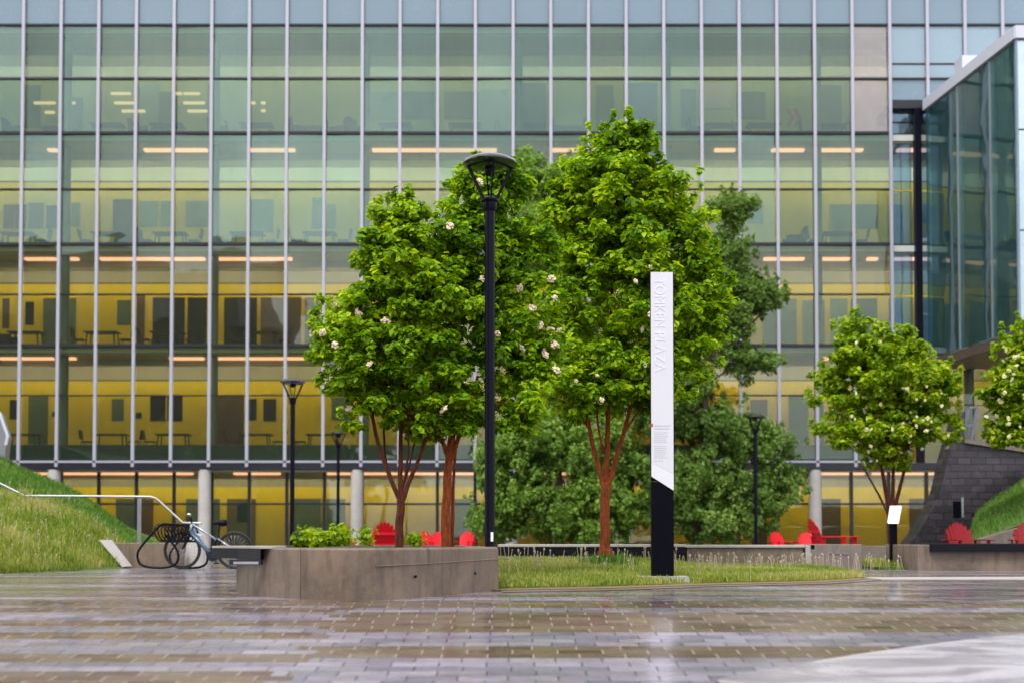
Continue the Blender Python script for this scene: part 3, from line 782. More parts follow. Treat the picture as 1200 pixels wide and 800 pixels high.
# ------------------------------------------------------------------ furniture behind the glass
def make_table(name, label, w, m):
    t = thing(name, label, 'table', (0,0,0), 'tables behind the glass facade')
    mb = MB(); mb.cbox(-w/2, w/2, -.35, .35, .71, .75, .01); obj('tabletop', mb, m, t)
    for sx in (-1,1):
        for sy in (-1,1):
            mb = MB(); mb.bar((sx*(w/2-.08),sy*.28,0),(sx*(w/2-.14),sy*.26,.71),.045); obj('leg', mb, m, t)
    return t
def make_ichair(label, m):
    t = thing('chair', label, 'chair', (0,0,0), 'chairs behind the glass facade')
    mb = MB(); mb.cbox(-.22,.22,-.22,.22,.43,.47,.01); obj('seat', mb, m, t)
    mb = MB(); mb.slabxz([(-.27,.55),(-.23,.53),(-.29,.92),(-.33,.92)], -.2, .2); obj('backrest', mb, m, t)
    for sx in (-1,1):
        for sy in (-1,1):
            mb = MB(); mb.tube([(sx*.25,sy*.2,0),(sx*.19,sy*.18,.43)], .014, 6); obj('leg', mb, m, t)
    return t
ORD = ['first','second','third','fourth','fifth','sixth','seventh','eighth','ninth','tenth','eleventh','twelfth','thirteenth','fourteenth','fifteenth','sixteenth','seventeenth','eighteenth','nineteenth','twentieth','twenty-first','twenty-second','twenty-third','twenty-fourth','twenty-fifth','twenty-sixth']
STY = {2:'second', 3:'third', 4:'fourth', 5:'fifth'}
def bay(px): return ORD[max(0, min(25, int((px-28.4)//44.07)+1))]
FL = {5:(Z5-.03), 4:(Z4-.03), 3:(Z3-.03), 2:(Z2+.52)}
T0 = {m: make_table('study_table', 'x', 1.35, M[m]) for m in ('furn','furnblue')}
C0 = {m: make_ichair('x', M[m]) for m in ('furn','furnblue')}
used = set()
tabs = {5:[(125,1),(195,1),(300,1),(463,0),(545,2),(620,1),(845,1),(895,1),(975,1)],
        4:[(22,2),(128,1),(200,2),(290,2),(375,2),(982,2)],
        3:[(32,1),(121,2),(198,2),(306,2)],
        2:[(30,1),(132,2),(205,1),(300,2),(380,1)]}
def put(proto, loc, rz, label):
    key = proto.name
    if key not in used:
        used.add(key); proto.location = loc; proto.rotation_euler = (0,0,rz); proto['label'] = label
    else: dup(proto, loc, rz, label)
for st, L in tabs.items():
    m = 'furn' if st in (2,3) else 'furnblue'
    for px, nc in L:
        Y = YF+1.25; x = XX(px, Y, 300)
        put(T0[m], (x, Y, FL[st]), 0, f'dark study table in the {bay(px)} bay of the {STY[st]} storey behind the glass')
        for c in range(nc):
            s = -1 if c == 0 else 1
            put(C0[m], (x+s*.95, Y+.05, FL[st]), 0 if s < 0 else math.pi,
                f'dark chair {"left" if s<0 else "right"} of the table in the {bay(px)} bay, {STY[st]} storey')
def armchair(px, st, rz):
    key = 'arm'
    label = f'low dark lounge chair in the {bay(px)} bay of the {STY[st]} storey'
    Y = YF+1.4; loc = (XX(px,Y,300), Y, FL[st])
    if 'arm' not in CH:
        t = thing('lounge_chair', label, 'armchair', (0,0,0), 'lounge chairs behind the glass facade'); CH['arm'] = t
        mb = MB(); mb.cbox(-.36,.36,-.36,.36,.22,.46,.05); obj('seat', mb, M['furn'], t)
        mb = MB(); mb.slabxz([(-.46,.25),(-.30,.25),(-.40,1.0),(-.52,1.0)], -.36, .36); obj('backrest', mb, M['furn'], t)
        for s in (-1,1):
            mb = MB(); mb.cbox(-.38,.36,s*.42-.05,s*.42+.05,.2,.64,.03); obj('armrest', mb, M['furn'], t)
        mb = MB(); mb.lathe([(.22,0),(.22,.03),(.04,.05),(.04,.22)], (0,0,0), 12); obj('base', mb, M['furn'], t)
        t.location = loc; t.rotation_euler = (0,0,rz)
    else: dup(CH['arm'], loc, rz, label)
for px, st, rz in ((18,5,0),(62,5,math.pi),(165,5,0),(258,5,0),(352,5,.3),(368,5,math.pi),(400,5,2.8),(417,5,.2),(660,5,0),(672,5,math.pi),(820,5,0),(148,4,math.pi),(8,3,0),(930,4,math.pi)):
    armchair(px, st, rz)

# ------------------------------------------------------------------ street lamps
def make_lamp(loc, label):
    t = thing('street_lamp', label, 'street lamp', (0,0,0), 'black plaza lamps')
    H = 4.30; hr = .30
    mb = MB(); mb.lathe([(.10,0),(.10,.012),(.06,.02)], (0,0,0), 16); obj('base_plate', mb, M['lamp'], t)
    mb = MB(); mb.lathe([(.055,.02),(.055,3.72)], (0,0,0), 20); smooth_by_angle(obj('pole', mb, M['lamp'], t))
    mb = MB(); mb.lathe([(.06,3.70),(.075,3.72),(.078,3.79),(.10,3.81),(.10,3.83),(.07,3.845),(.05,3.86)], (0,0,0), 20); smooth_by_angle(obj('collar', mb, M['lamp'], t))
    for i in range(4):
        a = R(10+90*i); c, s = math.cos(a), math.sin(a); w = .032 if i % 2 == 0 else .016
        mb = MB(); mb.bar((c*.07,s*.07,3.83),(c*.245,s*.245,4.20),w,w); obj('strut', mb, M['lamp'], t)
    mb = MB(); mb.lathe([(.05,4.165),(.25,4.185),(.30,4.215),(.302,4.225),(.285,4.25),(.22,4.285),(.12,4.305),(.02,4.312)], (0,0,0), 32); smooth_by_angle(obj('lamp_cap', mb, M['lampcap'], t))
    mb = MB(); mb.lathe([(.045,4.10),(.06,4.12),(.06,4.164)], (0,0,0), 16); smooth_by_angle(obj('lamp_lens', mb, M['lamp'], t))
    mb = MB(); mb.box(.012,.040,-.060,-.0525,.10,.20); obj('sticker', mb, M['sticker'], t)
    t.location = loc; return t
LH = 4.312
def lamp_at(px, ptop, Y): return (XX(px,Y,400), Y, HZ(ptop,Y)-LH)
lamp = make_lamp(lamp_at(574,183,13.8), 'tallest black lamp post, rising from the front concrete planter')
for px, pt, Y, lab in ((343.5,443,33,'thin black lamp post left of the trees above the planter shrubs'),
                       (397,505,48.0,'farthest black lamp post, right up against the glass facade'),
                       (884.5,485,42,'black lamp post before the dark green trees right of the sign')):
    l = lamp_at(px, pt, Y); dup(lamp, (l[0],l[1],0), 0.3, lab, (l[2]+LH)/LH)

# ------------------------------------------------------------------ pylon sign
sgY = 15.5; sx0, sx1 = XX(763,sgY), XX(789,sgY); sz0 = lawn_z(1.83,sgY)-.02; sz1 = HZ(320,sgY)
sign = thing('pylon_sign', 'tall slim white and black pylon sign standing in the lawn', 'sign', ((sx0+sx1)/2, sgY, sz0))
ys0, ys1 = sgY-.05, sgY+.05
def zq(p): return HZ(p, sgY)
mb = MB(); mb.box(sx0, sx1, ys0+.008, ys1, sz0, zq(569)+.05); obj('base_panel', mb, M['signblack'], sign)
mb = MB(); mb.slabxz([(sx0,zq(558)),(sx1,zq(574.5)),(sx1,zq(555)),(sx0,zq(541.5))], ys0-.006, ys0+.007); obj('white_band', mb, M['letters'], sign)
mb = MB(); mb.slabxz([(sx0,zq(541.2)),(sx1,zq(554.7)),(sx1,sz1),(sx0,sz1)], ys0-.002, ys0+.007); obj('face_panel', mb, M['signgrey'], sign)
mb = MB(); mb.box(sx0, sx1+.012, ys0+.010, ys1-.002, zq(569)+.06, sz1-.002); obj('back_panel', mb, M['signblack'], sign)
def text(name, body, size, loc, rot, m, parent, ext=.002, align='LEFT'):
    cu = bpy.data.curves.new(name, 'FONT'); cu.body = body; cu.size = size; cu.extrude = ext; cu.align_x = align
    o = bpy.data.objects.new('tmp', cu); COL.objects.link(o)
    bpy.context.view_layer.update()
    me = bpy.data.meshes.new_from_object(o.evaluated_get(bpy.context.evaluated_depsgraph_get()))
    bpy.data.objects.remove(o)
    me.materials.clear(); me.materials.append(m)
    r = bpy.data.objects.new(name, me); COL.objects.link(r)
    r.parent = parent
    r.location = Vector(loc)-parent.location; r.rotation_euler = rot
    return r
# lettering runs downward, turned a quarter clockwise
tlen = zq(327)-zq(436)
hgt = XX(779.5,sgY)-XX(767.5,sgY)
for word, pa, pb in (('TOMKEN', 327, 384), ('PLAZA', 390, 436)):
    o = text('lettering', word, .165, (0,0,0), (0,0,0), M['letters'], sign)
    bx = [v.co.x for v in o.data.vertices]; by = [v.co.y for v in o.data.vertices]
    k = (zq(pa)-zq(pb))/(max(bx)-min(bx))
    for v in o.data.vertices: v.co = Vector(((v.co.x-min(bx))*k, (v.co.y-min(by))*hgt/(max(by)-min(by)), v.co.z))
    o.rotation_euler = Matrix(((0,1,0),(0,0,-1),(-1,0,0))).to_euler()     # text +x -> -Z, text +y -> +X
    o.location = Vector((XX(767.5,sgY), ys0-.004, zq(pa)))-sign.location
for blk_ in ([(499,.9,1),(502.5,.85,1)],[(507+2.2*i, random.Random(i).uniform(.6,.8), .6) for i in range(6)],[(523+2.2*i, random.Random(i+9).uniform(.55,.8), .6) for i in range(7)],[(540,.5,.6)]):
    mb = MB()                                                    # small paragraphs of print
    for row, (a, b, w) in enumerate(blk_):
        rq = random.Random(row); x = XX(766.5,sgY); xe = XX(766.5+21*b,sgY)
        while x < xe:
            wl = rq.uniform(.012,.04); mb.box(x, min(x+wl,xe), ys0-.0035, ys0-.0022, zq(a+.55*w), zq(a-.55*w)); x += wl+.007
    obj('text', mb, M['ink'], sign)
mb = MB(); mb.box(XX(761.8,sgY), XX(765,sgY), ys0-.006, ys0-.0022, zq(500), zq(496.5)); obj('red_mark', mb, M['redmark'], sign)
mb = MB(); mb.prism([(sx0-.16,sgY-.22),(sx1+.16,sgY-.22),(sx1+.16,sgY+.22),(sx0-.16,sgY+.22)], sz0-.1, sz0+.06)
tag(obj('footing', mb, M['conc_light']), 'flat concrete footing under the pylon sign', 'footing')

# slanted info panel
ipY = 23.6; ix = XX(1046.5, ipY)
inf = thing('info_panel', 'small tilted white info panel on a black post by the grass', 'sign', (ix, ipY, 0))
mb = MB(); mb.box(ix-.06, ix+.06, ipY-.05, ipY+.05, 0, HZ(608,ipY)); obj('post', mb, M['signblack'], inf)
a, b, c, d = at(1043,592,ipY+.25), at(1056,592,ipY+.25), at(1052.5,611,ipY-.1), at(1040,611,ipY-.1)
mb = MB(); up = Vector((0,.03,.03)); mb.add([d,c,b,a]+[tuple(Vector(p)-up) for p in (d,c,b,a)], [(0,1,2,3),(7,6,5,4),(0,4,5,1),(1,5,6,2),(2,6,7,3),(3,7,4,0)]); obj('panel', mb, M['white'], inf)

# ------------------------------------------------------------------ planter, walls, benches
fp = [(277,693),(286,695),(300,697),(325,699.3),(352,700.8),(380,701.7),(410,702.2),(440,701.9),(470,700.7),(500,698.8),(530,696.3),(560,693.6),(584,691.4)]
front = [(XX(p,gy(q),690), gy(q)) for p, q in fp]
PT = .455
pl = thing('concrete_planter', 'long curved wet concrete planter wall under the left trees', 'planter', (-1.5, 14, 0))
back = [(-.42,15.5),(-.8,18.0),(-1.8,19.2),(-3.0,18.8),(-3.35,16.8),(-3.02,14.6)]
outl = front+back
cx = sum(p[0] for p in outl)/len(outl); cy = sum(p[1] for p in outl)/len(outl)
def inset(p, d=.34):
    v = Vector((cx-p[0], cy-p[1])); return (p[0]+v.x/v.length*d, p[1]+v.y/v.length*d)
def ring(o, i, z0, z1, zr):
    n = len(o); mb = MB(); c = .018
    def sh(p, d): return inset(p, d)
    rows = [[(x,y,z0) for x,y in o],[(x,y,z1-c) for x,y in o],[(*sh(p,c),z1) for p in o],[(*p,z1) for p in i],[(*p,zr) for p in i]]
    vs = [v for r in rows for v in r]
    fs = []
    for r in range(4):
        for k in range(n):
            l = (k+1) % n; fs.append((r*n+k, r*n+l, (r+1)*n+l, (r+1)*n+k))
    return mb.add(vs, fs)
obj('planter_wall', ring(outl, [inset(p) for p in outl], -.1, PT, .2), M['conc'], pl)
n = len(outl); mb = MB(); mb.add([(*inset(p,.30),.40) for p in outl]+[(cx,cy,.47)], [(k,(k+1)%n,n) for k in range(n)]); obj('soil', mb, M['soil'], pl)
for px in (352,):
    Y = gy(700.8)-.004; x = XX(px,Y,680); mb = MB(); mb.box(x-.003,x+.003,Y-.003,Y+.05,-.02,PT-.01); obj('wall_joint', mb, M['fascia'], pl)
for px, py, q in ((487,675,699.8),(557,671,693.9)):
    Y = gy(q); p = at(px,py,Y-.012); mb = MB(); mb.tube([(p[0],p[1]-.004,p[2]),(p[0],p[1]+.05,p[2])], .012, 10); obj('tie_hole', mb, M['signblack'], pl)
# formwork lip running along the right half
mb = MB(); pts = []
for p, q, r in ((440,701.9,663),(470,700.7,661.5),(500,698.8,660),(530,696.3,658),(560,693.6,656),(583,691.5,654.5)):
    Y = gy(q)-.006; a = at(p,r,Y); pts.append(a)
mb.tube(pts, .007, 6); obj('formwork_lip', mb, M['conc'], pl)
bn = thing('bench', 'black plank bench end fixed to the left end of the planter', 'bench', (-3, 12.8, 0))
xa, xb = XX(250,13.0), XX(309,12.0)
mb = MB(); mb.prism([(xb,11.86),(xb+.01,12.1),(-2.45,13.6),(XX(250,13.3),13.6),(xa,12.95),(XX(280,12.55),12.5)], .345, .445); obj('seat', mb, M['blacktop'], bn)
mb = MB(); mb.box(XX(279,12.25), XX(307,11.9), 11.88, 11.96, .295, .343); obj('bracket', mb, M['darkmetal'], bn); mb = MB(); mb.box(XX(284,12.25), XX(304,11.9), 11.868, 11.879, .302, .325); obj('bracket_shine', mb, M['steel'], bn)  # bright steel strip added for the shine of the bracket
mb = MB(); mb.prism([(xb+.002,11.85),(-2.2,11.84),(-2.2,12.4),(-2.42,13.5),(XX(250,13.3),13.55),(xa,12.95),(XX(280,12.55),12.49)], PT-.008, PT+.012); obj('bench_cap', mb, M['conc_light'], bn)

def walls(name, label, x0, x1, y0, y1, z0, z1, m, cat='wall', cap=None):
    t = thing(name, label, cat, ((x0+x1)/2, y0, 0))
    mb = MB(); mb.cbox(x0, x1, y0, y1, z0, z1, .012); obj('wall_body', mb, m, t)
    if cap:
        mb = MB(); mb.cbox(x0-.02, x1+.02, y0-.04, y1, z1+.002, z1+cap[0], .008); obj('wall_cap', mb, cap[1], t)
    return t
zt_ = HZ(638.2, 21)
t = thing('bench', 'long black fronted bench with pale top behind the lawn', 'bench', (1.2, 21.4, 0))
mb = MB(); mb.cbox(XX(586,21.5), XX(800,21.5), 21.45, 22.3, 0, .24, .02); obj('base', mb, M['conc'], t)
mb = MB(); mb.cbox(XX(584,21.3), XX(803,21.3), 21.32, 22.35, .245, zt_-.03, .01); obj('front_board', mb, M['blacktop'], t)
mb = MB(); mb.cbox(XX(584,21.3)-.01, XX(803,21.3)+.01, 21.30, 22.37, zt_-.028, zt_+.012, .01); obj('seat', mb, M['conc_light'], t)
walls('low_wall', 'low concrete wall with pale top right of the pylon sign', XX(803,21.6)+.02, XX(941,21.6), 21.6, 22.1, -.1, HZ(641,21.6), M['conc'], cap=(.045, M['conc_light']))
walls('end_post', 'pale concrete end pier of the low wall beside the block', XX(941,21.6)+.03, XX(949,21.6), 21.55, 22.2, -.1, HZ(638.5,21.6), M['conc_light'])
blk = walls('concrete_block', 'square concrete block with a pale smudge on its front', XX(951,22.8), XX(1010,22.8), 22.8, 24.2, -.1, HZ(637.2,22.8), M['conc2'])
mb = MB(); nn = random.Random(4)
for i in range(14):
    px = 971+i*1.6; p = at(px, 648+nn.uniform(-1.5,1), 22.79); mb.bar((p[0]-.02,22.793,p[2]),(p[0]+.02,22.793,p[2]+nn.uniform(-.02,.02)),.02,.006)
obj('chalk_smudge', mb, M['conc_light'], blk)
mb = MB(); mb.box(XX(949.5,22.5),XX(953,22.5),22.42,22.55,HZ(643,22.5),HZ(638,22.5)); obj('bracket', mb, M['signblack'], blk)
walls('low_wall', 'far low concrete wall behind the grass and info panel', XX(1006,27), XX(1082,27), 27, 27.4, -.1, HZ(639,27), M['conc2'])
t = thing('concrete_planter', 'straight concrete planter with black bench top at right', 'planter', (10, 22.1, 0))
px0, px1 = XX(1075,22.1), 15.0; zt_ = HZ(637.5,22.1)
mb = MB(); mb.cbox(px0, px1, 22.1, 22.5, -.1, zt_-.002, .012).cbox(px0, px0+.35, 22.505, 24, -.1, zt_-.002, .012); obj('planter_wall', mb, M['conc'], t)
mb = MB(); mb.cbox(XX(1091,22.0), px1, 21.98, 22.7, HZ(646,22.0), HZ(637,22.0)+.01, .01); obj('bench_top', mb, M['blacktop'], t)
# sloped concrete edge under the right bank
mb = MB(); a0, a1 = at(1148,631,25.6), at(1310,587,25.6)
mb.slabxz([(a0[0],-.05),(24.3,-.05),(24.3,1.33),(a1[0],1.33),(a0[0],max(.02,a0[2]))][::-1], 25.55, 25.86)
tag(obj('retaining_wall', mb, M['conc2']), 'sloping concrete edge below the right grass bank', 'wall')
# left: brown retaining wall with sloped pale coping
t = thing('retaining_wall', 'stained brown concrete wall with sloped pale coping by the hill', 'wall', (-7, 24.4, 0))
mb = MB(); mb.cbox(XX(126,24.2), XX(212,24.4), 24.35, 24.7, -.1, HZ(635.5,24.4), .012); obj('wall_body', mb, M['conc'], t)
A = [at(117,632,24.2), at(125,632,24.2), at(149,663,23.95), at(144,664,23.95)]
mb = MB(); mb.add([(p[0],p[1]-.05,p[2]) for p in A]+[(p[0]+.06,p[1]+.12,p[2]) for p in A], [(3,2,1,0),(4,5,6,7),(0,1,5,4),(1,2,6,5),(2,3,7,6),(3,0,4,7)]); obj('wall_coping', mb, M['conc_light'], t)

# handrail
t = thing('handrail', 'bent grey steel handrail on the left grass hill', 'handrail', (-9, 27, 0))
hr = [at(-30,552,27), at(0,566,27), at(29,580.5,27), at(120,581,27), at(176,581.5,27), at(183,583.5,27), at(214,612,27), at(236,612.5,27)]
mb = MB(); mb.tube(hr, .024, 10); smooth_by_angle(obj('rail', mb, M['steel'], t), 60)
for px, py in ((163.5,582),(18,575),(228,613)):
    a = at(px,py,27); zb = max(0, hillL(a[0],27))-.1
    mb = MB(); mb.box(a[0]-.04, a[0]+.04, 26.985, 27.015, zb, a[2]-.025); obj('post', mb, M['steel'], t)
# slanted grey metal corner at the far left
t = thing('stair_cheek', 'slanted grey metal parapet at the far left above the hill', 'wall', (-13, 32, 0))
pY = 34.0; poly = [at(-40,440,pY),(at(0,486,pY)),(at(9,512,pY)),(at(7,522,pY)),(at(5,545,pY)),(at(-40,545,pY))]
mb = MB(); mb.slabxz([(p[0],p[2]) for p in poly][::-1], pY, pY+.3); obj('panel', mb, M['steel'], t)
mb = MB(); mb.tube([(p[0]+.02,pY-.05,p[2]+.02) for p in poly[:4]], .045, 8); obj('edge_rail', mb, M['coping'], t)

# ------------------------------------------------------------------ black brick wall
YB = 31.0
t = thing('brick_wall', 'flared black glazed brick wall rising beside the right grass bank', 'wall', (11, YB, 0))
cur = [(1064,640),(1067,636),(1076,624),(1086,608),(1093,596),(1099.7,583.6),(1105,565),(1109,545),(1112,533),(1115,523),(1118,513),(1121.6,504),(1124,492),(1126,482)]
zt1, zt2 = at(1131,519,YB), at(1200,530,YB); zt3 = at(1290,544,YB)
poly = [at(px,py,YB) for px,py in cur]
left = [(p[0],p[2]) for p in poly]
xr = at(1131,560,YB)[0]
mb = MB(); mb.slabxz([(xr,-.1)]+[(xr,zt1[2])]+[(at(1131,482,YB)[0],at(1131,482,YB)[2])]+left[::-1]+[(left[0][0],-.1)], YB, YB+.8); obj('flared_pier', mb, M['blackbrick'], t)
mb = MB(); mb.slabxz([(xr+.003,-.1),(zt3[0],-.1),(zt3[0],zt3[2]),(zt2[0],zt2[2]),(xr+.003,zt1[2])][::-1], YB+.03, YB+.75); obj('wall_body', mb, M['blackbrick'], t)
mb = MB(); mb.slabxz([(xr-.02,zt1[2]+.003),(zt2[0],zt2[2]+.003),(zt3[0],zt3[2]+.003),(zt3[0],zt3[2]+.11),(zt2[0],zt2[2]+.11),(xr-.02,zt1[2]+.11)][::-1], YB-.12, YB+.85); obj('cap_slab', mb, M['conc2'], t)
mb = MB()
b = at(1117,606,YB); e = at(1126,587,YB); mb.box(b[0], e[0], YB-.012, YB-.002, b[2], e[2]); obj('slot_opening', mb, M['signblack'], t)
mb = MB(); mb.box(e[0]+.005, e[0]+.06, YB-.03, YB-.002, b[2], e[2]+.1); obj('slot_reveal', mb, M['steel'], t)
t2 = thing('guardrail', 'grey metal guardrail frame on top of the black brick wall', 'railing', (11, YB, 2.9))
for p, q in (((1127,514),(1135,478)),((1138,516),(1145,476)),((1135,478),(1145,476)),((1131,499),(1141,498))):
    mb = MB(); mb.bar(at(*p,YB+.3), at(*q,YB+.3), .07, .05); obj('rail' if abs(p[1]-q[1]) < 14 else 'post', mb, M['railgrey'], t2)

# ------------------------------------------------------------------ adirondack chairs
def make_adir(label, m, name='adirondack_chair'):
    t = thing(name, label, 'garden chair', (0,0,0), 'red garden chairs')
    # faces -Y (front toward -Y): backrest leans to +Y
    mb = MB(); nS = 7; tops = [.80,.88,.93,.95,.93,.88,.80]
    for i in range(nS):
        u = (i-3)/3; xb = u*.20; xt = u*.235; w = .080
        z1 = tops[i]; y0, y1 = .22, .22+(z1-.30)*.42
        mb.bar((xb,y0,.30),(xt,y1,z1-.03),w*.96,.02)
        mb.bar((xt,y1,z1-.028),(xt*1.01,y1+.006,z1),w*.70,.02)
    mb.bar((-.25,.30,.42),(.25,.30,.42),.03,.07); mb.bar((-.29,.42,.68),(.29,.42,.68),.03,.06)
    obj('backrest', mb, m, t)
    mb = MB()
    for i in range(5): 
        y = -.32+i*.12; mb.bar((-.27,y,.36-i*.022),(.27,y,.36-i*.022),.105,.02)
    obj('seat', mb, m, t)
    for s in (-1,1):
        mb = MB(); mb.cbox(s*.34-.065, s*.34+.065, -.42, .36, .56, .585, .01); obj('armrest', mb, m, t)
        mb = MB(); mb.bar((s*.305,-.34,0),(s*.305,-.34,.56),.03,.10); obj('leg', mb, m, t)
        mb = MB(); mb.bar((s*.27,-.38,.33),(s*.27,.46,.03),.025,.10); mb.bar((s*.30,.28,.16),(s*.32,.32,.56),.03,.07); obj('leg', mb, m, t)
    return t
ad = make_adir('bright red garden chair right of the shrubs, seen from behind the planter', M['red'])
ad.location = (XX(451,29.5), 29.5, 0); ad.rotation_euler = (0,0,math.pi+.1)
for o in list(ad.children): pass
def adir(px, Y, rz, lab, sc_=1.0, mat=None):
    r = dup(ad, (XX(px,Y), Y, 0), rz, lab, sc_)
    if mat is not None:
        for c in r.children:
            c.data = c.data.copy(); c.data.materials.clear(); c.data.materials.append(mat)
    return r
adir(1133, 24.6, .08, 'deep red garden chair with slatted back behind the right planter', .93, M['reddark'])
adir(1207, 24.6, -.25, 'deep red garden chair cut by the right edge of the photo', .93, M['reddark'])
adir(976, 27.9, math.pi/2+.1, 'red garden chair in side view with tall reclined back', 1.06)
adir(916, 41, .3, 'small red garden chair left of the one by the column base', .86)
adir(944.5, 41, -.2, 'small red garden chair just left of the side view chair', .86)
adir(414, 40, .9, 'small red garden chair behind the shrubs of the front planter', .86)
adir(503, 40, .5, 'small red garden chair between the two orange trunks', .87)
adir(516, 38.5, .2, 'small red garden chair directly left of the thicker trunk', .85)
adir(543, 40, -.3, 'small red garden chair between thick trunk and tall lamp', .87)
oc = adir(398, 33, math.pi-.6, 'orange garden chair left of the bright red chair', .82, M['orange']); oc['group'] = 'red garden chairs'
del oc['group']

# ------------------------------------------------------------------ bike rack and bicycle
bkY = 23.2
rack = thing('bike_rack', 'black tubular bike rack with coiled top by the hill', 'bike rack', (XX(195,bkY), bkY, 0))
def rp(px, py, dy=0): return at(px, py, bkY+dy)
mb = MB()
def loop(ptsl, dy):
    return [rp(px,py,dy) for px,py in ptsl]
def smoothpath(P, it=2):
    for _ in range(it):
        Q = [P[0]]
        for a, b in zip(P, P[1:]):
            Q += [tuple(Vector(a).lerp(Vector(b),.25)), tuple(Vector(a).lerp(Vector(b),.75))]
        Q.append(P[-1]); P = Q
    return P
fr = MB(); fr.tube(smoothpath(loop([(191,613.5),(186,616),(163,642),(160,652),(166,664.5),(205,665),(211,648),(198,631),(196,626)], -.25)), .022, 8); obj('end_loop', fr, M['lamp'], rack, True)
fr = MB(); fr.tube(smoothpath(loop([(229,615),(224,618),(201,643),(198,653),(204,665),(240,665),(245,650),(234,633),(232,627)], .45)), .022, 8); obj('end_loop', fr, M['lamp'], rack, True)
co = MB(); P = []
turns = 10
for i in range(turns*14+1):
    u = i/(turns*14); a = 2*math.pi*i/14
    px = 186+u*40 + 7.5*math.cos(a)*.9 + 3*math.sin(a); py = 624 + 10.0*math.sin(a) 
    P.append(at(px, py, bkY-.2+u*.6+.18*math.cos(a)))
co.tube(P, .013, 6); obj('coil', co, M['lamp'], rack, True)
fr = MB(); fr.tube([rp(191,613.5,-.25), rp(229,615,.45)], .02, 8); fr.tube([rp(196,634,-.25), rp(233,634,.45)], .016, 8); obj('top_rail', fr, M['lamp'], rack, True)

bY = 23.5
bike = thing('bicycle', 'blue grey bicycle locked in the bike rack', 'bicycle', (XX(245,bY), bY, 0))
wr = .345
cf = Vector((XX(214,bY), bY, wr)); cr_ = Vector((XX(275.5,bY), bY, wr))
def circ(c, r, n=40): return [(c.x+r*math.cos(2*math.pi*i/n), c.y, c.z+r*math.sin(2*math.pi*i/n)) for i in range(n)]
for c in (cf, cr_):
    w = thing('wheel', None, None); w.parent = bike; w.location = Vector(c)-bike.location
    def wob(nm, mb, m):
        me = bpy.data.meshes.new(nm); me.from_pydata([tuple(Vector(p)-Vector(c)) for p in mb.v], [], mb.f); me.materials.append(m)
        me.polygons.foreach_set('use_smooth',[True]*len(me.polygons)); o = bpy.data.objects.new(nm, me); COL.objects.link(o); o.parent = w
    mb = MB(); mb.tube(circ(c, wr-.018), .021, 8, True); wob('tyre', mb, M['rubber'])
    mb = MB(); mb.tube(circ(c, wr-.045), .012, 6, True); wob('rim', mb, M['darkmetal'])
    mb = MB()
    for i in range(24):
        a = 2*math.pi*i/24; mb.tube([(c.x+.02*math.cos(a+.6),c.y+(.02 if i%2 else -.02),c.z+.02*math.sin(a+.6)),(c.x+(wr-.05)*math.cos(a),c.y,c.z+(wr-.05)*math.sin(a))], .0018, 4)
    wob('spokes', mb, M['chrome'])
    mb = MB(); mb.tube([(c.x,c.y-.05,c.z),(c.x,c.y+.05,c.z)], .025, 10); wob('hub', mb, M['chrome'])
def bp(px, py, dy=0): return Vector(at(px, py, bY+dy))
ht, hb = bp(225,613.5), bp(222.5,622.5); bb = bp(249.5,651); st_ = bp(256,622); seat = bp(258.5,613)
mb = MB(); mb.tube([hb, bb], [.036,.042], 10); mb.tube([bp(226,620), bp(240,640)], .02, 8); obj('down_tube', mb, M['bikeblue'], bike, True)
mb = MB(); mb.tube([ht, bp(254,632)], .022, 10); mb.tube([ht, hb], .026, 10); obj('top_tube', mb, M['bikepale'], bike, True)
mb = MB(); mb.tube([bb, st_], .02, 10); mb.tube([st_, seat], .015, 8); obj('seat_tube', mb, M['lamp'], bike, True)
mb = MB()
for s in (-1,1):
    mb.tube([bp(254.5,630,s*.02), cr_+Vector((0,s*.06,0))], .012, 8); mb.tube([bb+Vector((0,s*.04,0)), cr_+Vector((0,s*.06,0))], .012, 8)
obj('rear_stays', mb, M['bikepale'], bike, True)
mb = MB()
for s in (-1,1): mb.tube([hb+Vector((0,s*.03,0)), hb+Vector((0,s*.055,-.06)), cf+Vector((0,s*.055,0))], [.018,.016,.011], 8)
obj('fork', mb, M['lamp'], bike, True)
mb = MB(); mb.tube([ht, bp(223.5,606)], .016, 8); mb.tube([bp(224,607,-.30), bp(221,605,-.15), bp(223,606), bp(221,605,.15), bp(224,607,.30)], .013, 8); mb.tube([bp(224,607,-.31),bp(224,607,-.2)], .018, 8); mb.tube([bp(224,607,.31),bp(224,607,.2)], .018, 8); obj('handlebar', mb, M['lamp'], bike, True)
mb = MB(); mb.lathe([(.005,-.03),(.035,-.02),(.042,.0),(.035,.02),(.005,.03)], bp(221.5,602.5,-.1), 12); obj('headlight', mb, M['chrome'], bike, True)
mb = MB(); s0 = seat; mb.tube([s0+Vector((-.15,0,.005)), s0+Vector((-.05,0,.012)), s0+Vector((.05,0,.012)), s0+Vector((.12,0,.02))], [.02,.035,.07,.05], 10); obj('saddle', mb, M['lamp'], bike, True)
mb = MB(); mb.tube([bb+Vector((0,-.05,0)), bb+Vector((0,-.06,0))], .095, 24); obj('chainring', mb, M['darkmetal'], bike)
mb = MB(); mb.bar(bb+Vector((0,-.08,0)), bb+Vector((.10,-.09,-.13)), .02); obj('crank', mb, M['darkmetal'], bike); mb = MB(); mb.bar(bb+Vector((0,.08,0)), bb+Vector((-.10,.09,.13)), .02); obj('crank', mb, M['darkmetal'], bike)
for s in (-1,1):
    q = bb+Vector((-.10*s,.13*s,.13*s)); mb = MB(); mb.box(q.x-.045,q.x+.045,q.y-.04,q.y+.04,q.z-.012,q.z+.012); obj('pedal', mb, M['rubber'], bike)
